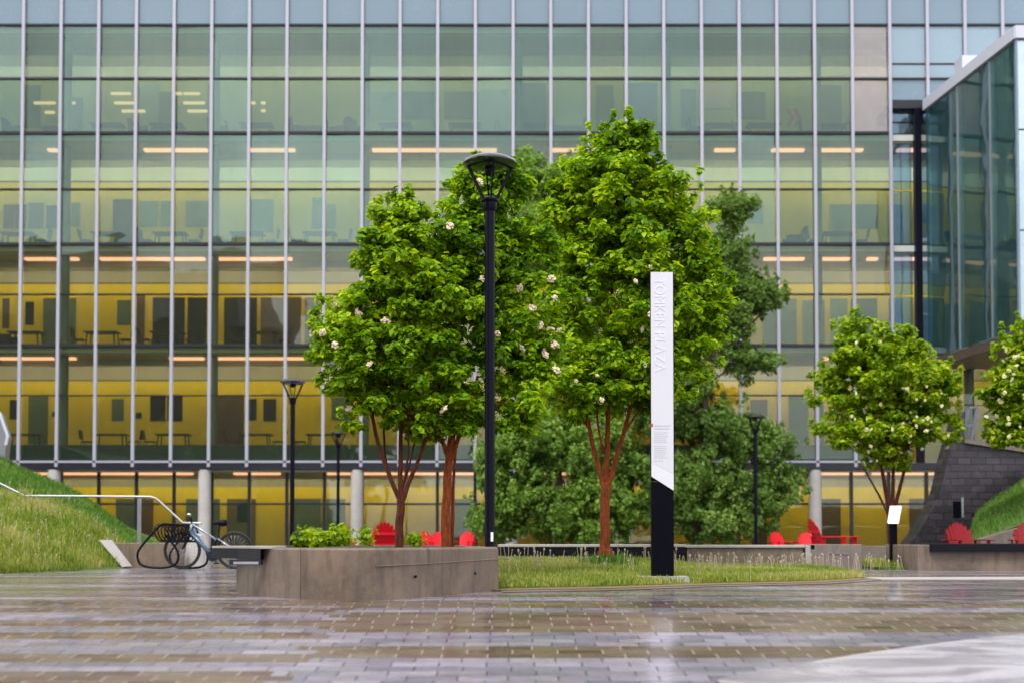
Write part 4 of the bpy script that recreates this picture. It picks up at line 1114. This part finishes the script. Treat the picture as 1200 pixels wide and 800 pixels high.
mb = MB(); mb.cbox(bb.x-.07, bb.x+.08, bb.y-.045, bb.y+.045, bb.z-.07, bb.z+.06, .02); obj('motor', mb, M['lamp'], bike)
# grey concrete bollard stump behind the front wheel
mb = MB(); mb.lathe([(.20,0),(.17,.5),(.15,.62),(.05,.66)], (XX(229,25),25,0), 18); tag(smooth_by_angle(obj('bollard', mb, M['column'])), 'grey concrete bollard standing behind the bicycle', 'bollard')

# ------------------------------------------------------------------ trees
def leaf_cloud(name, centres, radii, nleaf, size, m, parent, seed, up=.5, aspect=.72):
    g = np.random.default_rng(seed)
    C = np.asarray(centres); Rr = np.asarray(radii)
    wgt = Rr[:,0]*Rr[:,1]*.0+Rr.prod(1)**(2/3); wgt = wgt/wgt.sum()
    idx = g.choice(len(C), nleaf, p=wgt)
    d = g.normal(size=(nleaf,3)); d /= np.linalg.norm(d,axis=1)[:,None]
    r = g.random(nleaf)**.45
    P = C[idx] + d*Rr[idx]*(r*1.05)[:,None]
    nrm = d*.55 + np.array([0,-.15,up]) + g.normal(size=(nleaf,3))*.36
    nrm /= np.linalg.norm(nrm,axis=1)[:,None]
    ax = g.normal(size=(nleaf,3)) + d*.8 + np.array([0,0,-.35]); ax -= nrm*(ax*nrm).sum(1)[:,None]; ax /= np.linalg.norm(ax,axis=1)[:,None]
    sd = np.cross(nrm, ax)
    L = size*g.uniform(.45,1.4,nleaf)[:,None]; W = L*aspect*.5
    b = P-ax*L*.5; tp = P+ax*L*.5-nrm*L*.10
    l1 = P-ax*L*.12+sd*W+nrm*L*.10; r1 = P-ax*L*.12-sd*W+nrm*L*.10
    l2 = P+ax*L*.22+sd*W*.62+nrm*L*.05; r2 = P+ax*L*.22-sd*W*.62+nrm*L*.05
    V = np.stack([b,l1,l2,tp,r2,r1],1).reshape(-1,3)
    base = (np.arange(nleaf)*6)[:,None]
    lo = np.concatenate([base+np.array([[0,3,2,1]]), base+np.array([[0,5,4,3]])],1).ravel().astype(np.int32)
    me = bpy.data.meshes.new(name)
    me.vertices.add(len(V)); me.vertices.foreach_set('co', (V-np.array(parent.location)).ravel())
    me.loops.add(len(lo)); me.loops.foreach_set('vertex_index', lo)
    me.polygons.add(2*nleaf); me.polygons.foreach_set('loop_start', (np.arange(2*nleaf)*4).astype(np.int32))
    me.materials.append(m); me.update(calc_edges=True)
    o = bpy.data.objects.new(name, me); COL.objects.link(o); o.parent = parent
    return o
def clumps(blobs, n, rc, seed, shell=.45, flat=(.42,.70)):
    """many small leaf masses spread through a few big ellipsoids"""
    g = np.random.default_rng(seed); C = []; Rd = []
    vol = np.array([(b[3]*b[4]*b[5])**(.7) for b in blobs]); vol /= vol.sum()
    for i in g.choice(len(blobs), n, p=vol):
        x,y,z,rx,ry,rz = blobs[i]
        d = g.normal(size=3); d /= np.linalg.norm(d); r = (shell+(1-shell)*g.random())*.92
        C.append((x+d[0]*rx*r, y+d[1]*ry*r, z+d[2]*rz*r))
        q = rc*g.uniform(.6,1.3); Rd.append((q, q, q*g.uniform(*flat)))
    for i in g.choice(len(blobs), n//3, p=vol):               # thin shoots that break the outline
        x,y,z,rx,ry,rz = blobs[i]
        d = g.normal(size=3); d[2] = abs(d[2])*.8-.15; d /= np.linalg.norm(d); r = g.uniform(.95,1.16)
        q = rc*g.uniform(.3,.55); C.append((x+d[0]*rx*r, y+d[1]*ry*r, z+d[2]*rz*r)); Rd.append((q*.8,q*.8,q*1.3))
    return C, Rd
def blob(px, py, rx, ry, Y, depth=None):
    c = at(px, py, Y); s = Y/F
    return (c[0], Y, c[2], rx*s, (depth if depth else rx*s), ry*s)
def sprigs(tops, seed, s=.10):
    g = np.random.default_rng(seed); C = []; Rd = []
    for c in tops:
        n = 5
        for i in range(n):
            C.append((c[0]+g.normal()*.03, c[1]+g.normal()*.03, c[2]-s*1.6*i)); q = s*(.45+.22*i); Rd.append((q,q,s))
    return C, Rd
_blob_mesh = {}
def blossom_mesh(m, seed=1):
    if m.name in _blob_mesh: return _blob_mesh[m.name]
    g = np.random.default_rng(seed); mb = MB()
    for i in range(34):
        d = g.normal(size=3); d /= np.linalg.norm(d); c = d*np.array([.046,.034,.028])*g.uniform(.6,1.1); r = g.uniform(.007,.015)
        mb.lathe([(.001,-r),(r*.8,-r*.55),(r,0),(r*.8,r*.55),(.001,r)], tuple(c), 6)
    me = bpy.data.meshes.new('blossom'); me.from_pydata(mb.v, [], mb.f); me.materials.append(m); me.update()
    _blob_mesh[m.name] = me; return me
def blossoms(parent, pts, m, s=1.0):
    me = blossom_mesh(m)
    for p in pts:
        if p is None: continue
        o = bpy.data.objects.new('blossom', me); COL.objects.link(o); o.parent = parent
        o.location = Vector(p)-parent.location; o.scale = (s*random.uniform(.65,1.35),s*random.uniform(.65,1.3),s*random.uniform(.6,1.2)); o.rotation_euler = (random.random()*6,random.random()*6,0)
def stems(paths, seed=0, n=10):
    mb = MB(); g = random.Random(seed)
    for P, r0, r1 in paths:
        Q = smoothpath([tuple(p) for p in P], 2); m = len(Q)
        Q = [(x+g.uniform(-1,1)*r0*.12, y+g.uniform(-1,1)*r0*.12, z) for x,y,z in Q]
        mb.tube(Q, [r0+(r1-r0)*i/(m-1) for i in range(m)], n)
    return mb
def limbs_into(crown_c, fork, n, seed, r=.03):
    g = random.Random(seed); out = []
    for c in g.sample(list(crown_c), min(n, len(crown_c))):
        a = Vector(fork); b = Vector(c)
        mid = a.lerp(b,.45)+Vector((g.uniform(-.15,.15),g.uniform(-.15,.15),g.uniform(-.02,.2)))
        out.append(([a, mid, b], r*g.uniform(.6,1.1), .006))
    return out
def tree(name, label, base, blobs, ncl, rc, nleaf, leaf, lm, bm, trunk_paths, seed, tops=(), shell=.45, group=None, nl=26, fork=None, up=.85, aspect=.72, limb_r=.03, flat=(.42,.70)):
    t = thing(name, label, 'tree', base, group)
    C, Rd = clumps(blobs, ncl, rc, seed, shell, flat)
    if tops:
        c2, r2 = sprigs(tops, seed); C += c2; Rd += r2
    paths = list(trunk_paths)
    if fork is not None:
        for fk in (fork if isinstance(fork, list) else [fork]):
            near = sorted(C, key=lambda c: (Vector(c)-Vector(fk)).length)[:max(nl*4, 40)]
            paths += limbs_into(near, fk, nl, seed, limb_r)
    obj('trunk', stems(paths, seed), bm, t, True)
    leaf_cloud('crown', C, Rd, nleaf, leaf, lm, t, seed+1, up, aspect)
    CR[t.name] = (np.array(C), np.array(Rd))
    return t
CR = {}
def on_crown(t, px, py):
    C, Rd = CR[t.name]; Y0 = C[:,1].mean(); p = np.array(at(px,py,Y0))
    d = np.hypot((C[:,0]/C[:,1]-p[0]/Y0), ((C[:,2]-CZ)/C[:,1]-(p[2]-CZ)/Y0))
    ok = d < Rd[:,0]/Y0*1.0
    if not ok.any(): return None
    i = np.where(ok)[0][np.argmin((C[ok,1]-Rd[ok,1]*.8))]
    return at(px, py, C[i,1]-Rd[i,1]*.84)
def A(px, py, Y, dx=0): return at(px, py, Y)

Y1 = 14.4
t1 = tree('flowering_tree', 'left planter tree with slim forked dark red stems and cream blossoms', (XX(469,Y1),Y1,.44),
    [blob(470,300,52,70,Y1), blob(440,360,52,62,Y1), blob(500,370,62,75,Y1), blob(450,430,58,60,Y1), blob(405,395,38,36,Y1-.2), blob(500,445,60,52,Y1), blob(415,445,36,40,Y1), blob(560,330,40,60,Y1+.3), blob(478,255,24,26,Y1), blob(445,485,48,24,Y1), blob(500,495,42,20,Y1)],
    380, .14, 42000, .076, M['leaf'], M['bark_d'],
    [([A(468,650,Y1),A(468,615,Y1),A(470,585,Y1)], .052,.045),([A(470,588,Y1),A(457,560,Y1),A(440,512,Y1),A(430,450,Y1)], .032,.015),([A(470,590,Y1),A(469,550,Y1),A(470,500,Y1),A(474,400,Y1)], .036,.014),
     ([A(471,588,Y1),A(482,558,Y1),A(497,522,Y1),A(515,450,Y1)], .032,.014),([A(464,575,Y1+.1),A(452,548,Y1+.2),A(449,500,Y1+.2),A(455,420,Y1+.2)], .02,.01),([A(474,565,Y1),A(480,520,Y1-.1),A(476,470,Y1-.1)], .016,.008),([A(466,590,Y1),A(476,560,Y1+.2),A(490,500,Y1+.3)], .014,.008)],
    11, [A(462,228,Y1),A(474,224,Y1),A(485,236,Y1),A(372,352,Y1),A(440,258,Y1)], .3, fork=[A(470,480,Y1),A(450,470,Y1)], nl=16, limb_r=.014)
Y2 = 13.9+.6
t2 = tree('flowering_tree', 'middle planter tree with thick smooth orange trunk behind the tall lamp', (XX(524,Y2),Y2,.44),
    [blob(560,250,44,50,Y2+.5), blob(535,300,50,55,Y2+.2), blob(595,330,55,70,Y2+.4), blob(545,400,62,75,Y2), blob(605,420,50,55,Y2+.2), blob(540,470,52,40,Y2), blob(600,290,30,45,Y2+.4), blob(580,218,44,34,Y2+.4), blob(625,285,32,45,Y2+.5), blob(640,430,26,44,Y2+.2), blob(625,380,30,40,Y2), blob(560,495,46,24,Y2), blob(612,475,34,34,Y2)],
    380, .14, 43000, .076, M['leaf2'], M['bark'],
    [([A(523,652,Y2),A(523,600,Y2),A(525,545,Y2),A(530,500,Y2),A(545,420,Y2)], .066,.03),([A(525,550,Y2),A(540,505,Y2),A(560,440,Y2)], .034,.014),([A(530,640,Y2+.1),A(531,560,Y2+.1),A(535,520,Y2+.1)], .025,.012),([A(525,535,Y2),A(512,500,Y2),A(500,440,Y2)], .03,.012)],
    23, [A(547,196,Y2+.4),A(590,200,Y2+.4),A(535,215,Y2+.3),A(652,318,Y2+.2),A(560,190,Y2+.4)], .3, fork=[A(535,500,Y2)], nl=20, limb_r=.014)
fl = [(422,369),(419,367),(392,357),(366,390),(378,390),(452,377),(433,426),(393,404),(409,478)]
blossoms(t1, [on_crown(t1,px,py) or A(px,py,Y1) for px,py in fl], M['petal'], 1.05)
fl = [(565,327),(527,265),(562,214),(646,327),(650,350),(624,361),(632,381),(645,387),(655,387),(650,402),(651,405),(611,407),(640,416),(638,413),(652,433),(582,391),(520,479),(609,338)]
blossoms(t2, [on_crown(t2,px,py) or A(px,py,Y2) for px,py in fl], M['petal'], 1.05)

Y3 = 18.0; zb3 = lawn_z(XX(709,Y3),Y3)
t3 = tree('flowering_tree', 'tall lawn tree with orange trunk directly left of the pylon sign', (XX(709,Y3),Y3,zb3),
    [blob(745,185,28,38,Y3), blob(715,180,26,36,Y3), blob(730,235,68,50,Y3), blob(750,290,85,60,Y3), blob(690,300,50,60,Y3), blob(770,350,80,65,Y3), blob(705,385,62,60,Y3), blob(780,420,68,52,Y3), blob(690,440,52,38,Y3), blob(745,440,70,40,Y3), blob(820,330,34,45,Y3), blob(800,390,48,50,Y3), blob(665,360,28,45,Y3), blob(735,160,34,24,Y3), blob(735,200,60,36,Y3), blob(695,472,48,24,Y3), blob(770,468,50,28,Y3), blob(652,440,24,36,Y3), blob(660,250,30,40,Y3), blob(690,215,45,42,Y3), blob(785,235,45,45,Y3), blob(810,280,36,42,Y3), blob(835,370,24,40,Y3)],
    620, .175, 76000, .086, M['leaf'], M['bark'],
    [([A(709,656,Y3),A(709,640,Y3)], .14,.075),([A(709,655,Y3),A(709,610,Y3),A(710,565,Y3)], .078,.066),([A(709,575,Y3),A(698,535,Y3),A(688,490,Y3),A(675,420,Y3)], .045,.02),([A(710,570,Y3),A(712,520,Y3),A(712,460,Y3),A(718,330,Y3)], .05,.02),([A(712,570,Y3),A(724,530,Y3),A(736,490,Y3),A(755,420,Y3)], .045,.02),([A(692,505,Y3),A(676,480,Y3),A(655,468,Y3)], .022,.01),([A(707,530,Y3),A(699,490,Y3),A(700,450,Y3)], .02,.01),([A(730,510,Y3),A(745,485,Y3),A(765,465,Y3)], .022,.01)],
    37, [A(716,136,Y3),A(745,142,Y3),A(705,150,Y3),A(756,150,Y3),A(690,150,Y3),A(728,150,Y3),A(800,220,Y3),A(680,165,Y3)], .3, fork=[A(710,440,Y3)], nl=26, limb_r=.018)
fl = [(675,446),(700,440),(753,386),(756,427),(705,468),(763,313),(745,330),(762,368)]
blossoms(t3, [on_crown(t3,px,py) for px,py in fl], M['petal'], .95)

Y4 = 27.5
t4 = tree('blossom_tree', 'small round right tree covered in pale blossoms behind the info panel', (XX(1042,Y4),Y4,0),
    [blob(1005,395,32,36,Y4), blob(1040,440,62,48,Y4), blob(990,460,44,40,Y4), blob(1080,455,45,45,Y4), blob(1010,505,62,38,Y4), blob(1070,510,50,36,Y4), blob(1060,410,36,28,Y4), blob(1010,425,45,40,Y4), blob(1095,480,26,30,Y4), blob(1042,540,28,14,Y4)],
    340, .22, 38000, .108, M['leaf_lime'], M['bark_d'],
    [([A(1045,655,Y4),A(1045,620,Y4),A(1044,590,Y4)], .08,.07),([A(1043,600,Y4),A(1035,560,Y4),A(1025,500,Y4)], .055,.025),([A(1045,600,Y4),A(1047,560,Y4),A(1045,480,Y4)], .05,.02),([A(1047,600,Y4),A(1058,560,Y4),A(1068,500,Y4)], .05,.02),([A(1042,605,Y4),A(1028,575,Y4),A(1010,545,Y4)], .03,.015)],
    51, [A(1006,362,Y4),A(1000,368,Y4),A(1066,385,Y4),A(1012,372,Y4)], .3, fork=[A(1043,540,Y4)], nl=20, limb_r=.03)
g = random.Random(8); fl = []
while len(fl) < 52:
    px, py = g.gauss(1060,40), g.gauss(490,38)
    if 950 < px < 1125 and 400 < py < 560: fl.append((px,py))
blossoms(t4, [on_crown(t4,px,py) for px,py in fl], M['petal_w'], .88)
Y5 = 26.5
t5 = tree('blossom_tree', 'pale blossom tree cut by the right edge above the brick wall', (XX(1212,Y5),Y5,.3),
    [blob(1195,410,28,36,Y5), blob(1185,460,38,44,Y5), blob(1220,450,50,60,Y5), blob(1190,500,34,26,Y5), blob(1235,500,40,40,Y5)],
    260, .19, 20000, .115, M['leaf_lime'], M['bark_d'],
    [([A(1215,640,Y5),A(1213,560,Y5),A(1210,500,Y5),A(1205,430,Y5)], .07,.02)],
    61, [A(1192,368,Y5),A(1200,376,Y5)], .3, fork=[A(1211,520,Y5)], nl=16, limb_r=.025)
fl = [(g.gauss(1180,16), g.gauss(465,38)) for _ in range(38)]
blossoms(t5, [on_crown(t5,px,py) for px,py in fl if px > 1143], M['petal_w'], .95)

# dark trees in the background
Y6 = 45.0
t6 = tree('oak_tree', 'dark green spreading oak behind the sign and right lamp post', (XX(815,Y6),Y6,0),
    [blob(858,250,32,30,Y6,1.0), blob(850,300,38,30,Y6,1.2), blob(875,345,44,30,Y6,1.4), blob(845,380,48,36,Y6,1.4), blob(875,425,42,24,Y6,1.2), blob(820,340,60,70,Y6,1.6), blob(840,500,62,36,Y6,1.6), blob(890,520,48,30,Y6,1.3), blob(800,560,70,60,Y6,1.8), blob(880,580,60,40,Y6,1.6), blob(845,610,70,30,Y6,1.6), blob(915,560,32,28,Y6,1.2), blob(780,470,60,60,Y6,1.8), blob(900,350,22,18,Y6,1.0)],
    1300, .27, 115000, .125, M['leaf_dark'], M['bark_g'],
    [([A(815,650,Y6),A(818,560,Y6),A(830,420,Y6),A(850,280,Y6)], .2,.06),([A(822,560,Y6),A(860,540,Y6),A(910,530,Y6)], .07,.02),([A(828,440,Y6),A(860,400,Y6),A(900,360,Y6)], .07,.02)],
    71, [A(858,215,Y6),A(850,222,Y6)], .2, fork=[A(830,450,Y6)], nl=26, limb_r=.05, up=.35, flat=(.7,1.15))
t7 = tree('oak_tree', 'large mid green oak between the lamp and the lawn tree', (XX(655,Y6),Y6,0),
    [blob(620,210,30,34,Y6,1.2), blob(655,215,32,34,Y6,1.2), blob(640,280,70,60,Y6,1.8), blob(650,380,85,80,Y6,2), blob(620,520,62,46,Y6,1.8), blob(690,520,58,46,Y6,1.8), blob(600,580,52,40,Y6,1.5), blob(660,590,75,46,Y6,1.8), blob(730,570,56,56,Y6,1.8), blob(585,610,42,26,Y6,1.3), blob(690,620,70,20,Y6,1.5), blob(575,545,22,30,Y6,1.0)],
    1350, .27, 125000, .125, M['leaf_mid'], M['bark_g'],
    [([A(655,650,Y6),A(655,560,Y6),A(650,420,Y6),A(640,230,Y6)], .2,.05),([A(655,580,Y6),A(610,540,Y6),A(585,530,Y6)], .07,.02)],
    81, [A(622,176,Y6),A(655,180,Y6),A(640,190,Y6)], .2, fork=[A(652,480,Y6)], nl=26, limb_r=.05, up=.35, flat=(.7,1.15))
# planter shrubs
def shrub(px, ptop, w, Y, seed, label, nl=900):
    s = thing('shrub', label, 'shrub', (XX(px,Y),Y,.42), 'shrubs in the front planter')
    zt = at(px,ptop,Y)[2]; zc = (zt+.42)/2
    bl = [(XX(px,Y),Y,zc,w,.35,(zt-.42)*.55)]
    C, Rd = clumps(bl, 26, .09, seed, .3); c2, r2 = sprigs([at(px+random.uniform(-6,6),ptop,Y),at(px-10,ptop+6,Y),at(px+9,ptop+5,Y)], seed, .06)
    obj('stem', stems([([(XX(px,Y),Y,.40),(XX(px,Y)+random.uniform(-.1,.1),Y,zc),(XX(px,Y)+random.uniform(-.2,.2),Y,zt-.05)], .012,.004) for _ in range(4)], seed, 6), M['bark_g'], s, True)
    leaf_cloud('foliage', C+c2, Rd+r2, nl, .07, M['leaf_lime'], s, seed+1)
tuft = [(XX(709,Y3)+random.gauss(0,.16), Y3-.1+random.gauss(0,.14), lawn_z(XX(709,Y3),Y3)) for _ in range(420)]
tag(blades('grass', tuft, (.12,.26), (.012,.022), M['grass_green'], .6), 'taller bright grass tuft round the foot of the lawn tree', 'grass', kind='stuff')
shrub(360,618,.18,16.4,91,'bright green shrub at the left end of the planter bushes')
shrub(378,624,.16,16.0,92,'low bright shrub in the middle of the planter bushes')
shrub(396,617,.10,16.8,93,'taller thin shrub at the right of the planter bushes')
shrub(428,617,.05,17.2,94,'slender sapling left of the bright red chair', 260)
shrub(487,622,.06,17.6,95,'small sprig between the two planter trunks', 200)

# ------------------------------------------------------------------ what stands behind the camera and shows in the glass
hall = thing('stone_hall', 'dark stone hall mirrored in the left half of the glass', 'building', (-38, -26, -1.2))
mb = MB(); mb.box(-62,-20,-40,-26,-1.3,24); obj('wall', mb, M['stone'], hall)
mb = MB()
mb.add([(-63,-41,24.01),(-19,-41,24.01),(-19,-25.5,24.01),(-63,-25.5,24.01),(-60,-33,31),(-22,-33,31)], [(0,3,2,1),(0,1,5,4),(1,2,5),(2,3,4,5),(3,0,4)]); obj('roof', mb, M['slate'], hall)
for i in range(6):
    x = -58+i*7; mb = MB(); mb.slabxz([(x-1.8,24.02),(x+1.8,24.02),(x+1.8,26),(x,28.6),(x-1.8,26)], -26.2, -30); obj('dormer', mb, M['stone'], hall)
for i in range(12):
    for j in range(5):
        x = -60+i*3.4; z = 1.5+j*4.4; mb = MB(); mb.box(x,x+1.5,-25.99,-25.9,z,z+2.5); obj('window', mb, M['hallglass'], hall)
mb = MB(); mb.box(-63,-50,-41,-25,-1.3,34); obj('tower', mb, M['stone'], hall)
for nm, lab, x, y, h, w in (('broad_tree','broad tree mirrored at the left edge of the glass',-20,-9,20,5.5),('broad_tree','tall tree mirrored behind the left planter tree',-11.5,-14,17,4.2),('broad_tree','round tree mirrored low in the right half of the glass',16,-16,11,5)):
    bl = [(x,y,h*.62,w,w*.8,h*.34),(x-w*.4,y,h*.45,w*.7,w*.7,h*.22),(x+w*.4,y,h*.5,w*.7,w*.7,h*.22),(x,y,h*.82,w*.5,w*.5,h*.16)]
    tree(nm, lab, (x,y,-1.25), bl, 150, .9, 5000, .75, M['leaf_dark'], M['bark_g'], [([(x,y,-1.3),(x,y,h*.4),(x,y,h*.7)], .35,.1)], int(abs(x)*7), fork=(x,y,h*.4), nl=10, limb_r=.12)

# ------------------------------------------------------------------ sky, sun, camera
w = bpy.data.worlds.new('World'); sc.world = w; w.use_nodes = True
nt = w.node_tree; nt.nodes.clear()
out = nt.nodes.new('ShaderNodeOutputWorld'); bg = nt.nodes.new('ShaderNodeBackground')
sky = nt.nodes.new('ShaderNodeTexSky'); sky.sky_type = 'NISHITA'; sky.sun_disc = False
SE, SR = R(55), R(200)
sky.sun_elevation = SE; sky.sun_rotation = SR; sky.air_density = 1.0; sky.dust_density = 3.0; sky.ozone_density = 1.0
hs = nt.nodes.new('ShaderNodeHueSaturation'); hs.inputs['Saturation'].default_value = .38
nt.links.new(sky.outputs[0], hs.inputs['Color']); 
# a ragged cloud sheet over the sky
tc = nt.nodes.new('ShaderNodeTexCoord'); nz = nt.nodes.new('ShaderNodeTexNoise'); nz.inputs['Scale'].default_value = 4.5; nz.inputs['Detail'].default_value = 6
nt.links.new(tc.outputs['Generated'], nz.inputs['Vector'])
cr = nt.nodes.new('ShaderNodeValToRGB'); cr.color_ramp.elements[0].position = .3; cr.color_ramp.elements[1].position = .7
cr.color_ramp.elements[0].color = (4.6,4.9,5.8,1); cr.color_ramp.elements[1].color = (13.6,13.6,14.0,1)
nt.links.new(nz.outputs['Fac'], cr.inputs[0])
mxn = nt.nodes.new('ShaderNodeMix'); mxn.data_type = 'RGBA'; mxn.inputs[0].default_value = .72
nt.links.new(hs.outputs[0], mxn.inputs[6]); nt.links.new(cr.outputs[0], mxn.inputs[7])
nt.links.new(mxn.outputs[2], bg.inputs['Color']); bg.inputs['Strength'].default_value = .14
nt.links.new(bg.outputs[0], out.inputs['Surface'])
sl = bpy.data.lights.new('sun', 'SUN'); sl.energy = 1.5; sl.angle = R(18); sl.color = (1,.97,.93)
so = bpy.data.objects.new('sun', sl); COL.objects.link(so)
# sun stands behind and left of the camera
az = R(200); dirv = Vector((math.sin(az)*math.cos(SE), math.cos(az)*math.cos(SE), math.sin(SE)))
so.rotation_euler = dirv.to_track_quat('Z','Y').to_euler(); so.location = (0,0,60)

cam = bpy.data.cameras.new('camera'); co_ = bpy.data.objects.new('camera', cam); COL.objects.link(co_)
cam.sensor_width = 36; cam.sensor_fit = 'HORIZONTAL'; cam.lens = 36*F/1200
cam.shift_x = 0; cam.shift_y = (PPY-400)/1200
cam.clip_start = .1; cam.clip_end = 2000
co_.location = (0,0,CZ); co_.rotation_euler = (R(90)+TH,0,0)
cam.dof.use_dof = True; cam.dof.focus_distance = 15.5; cam.dof.aperture_fstop = 1.3
sc.camera = co_
sc.render.engine = 'CYCLES'
sc.cycles.use_denoising = True
sc.cycles.max_bounces = 10; sc.cycles.transparent_max_bounces = 16; sc.cycles.diffuse_bounces = 4; sc.cycles.glossy_bounces = 4
sc.cycles.caustics_reflective = False; sc.cycles.caustics_refractive = False
sc.cycles.sample_clamp_indirect = 6
sc.view_settings.view_transform = 'Standard'; sc.view_settings.look = 'None'
sc.view_settings.exposure = 0.55; sc.view_settings.gamma = 1; sc.view_settings.use_curve_mapping = False
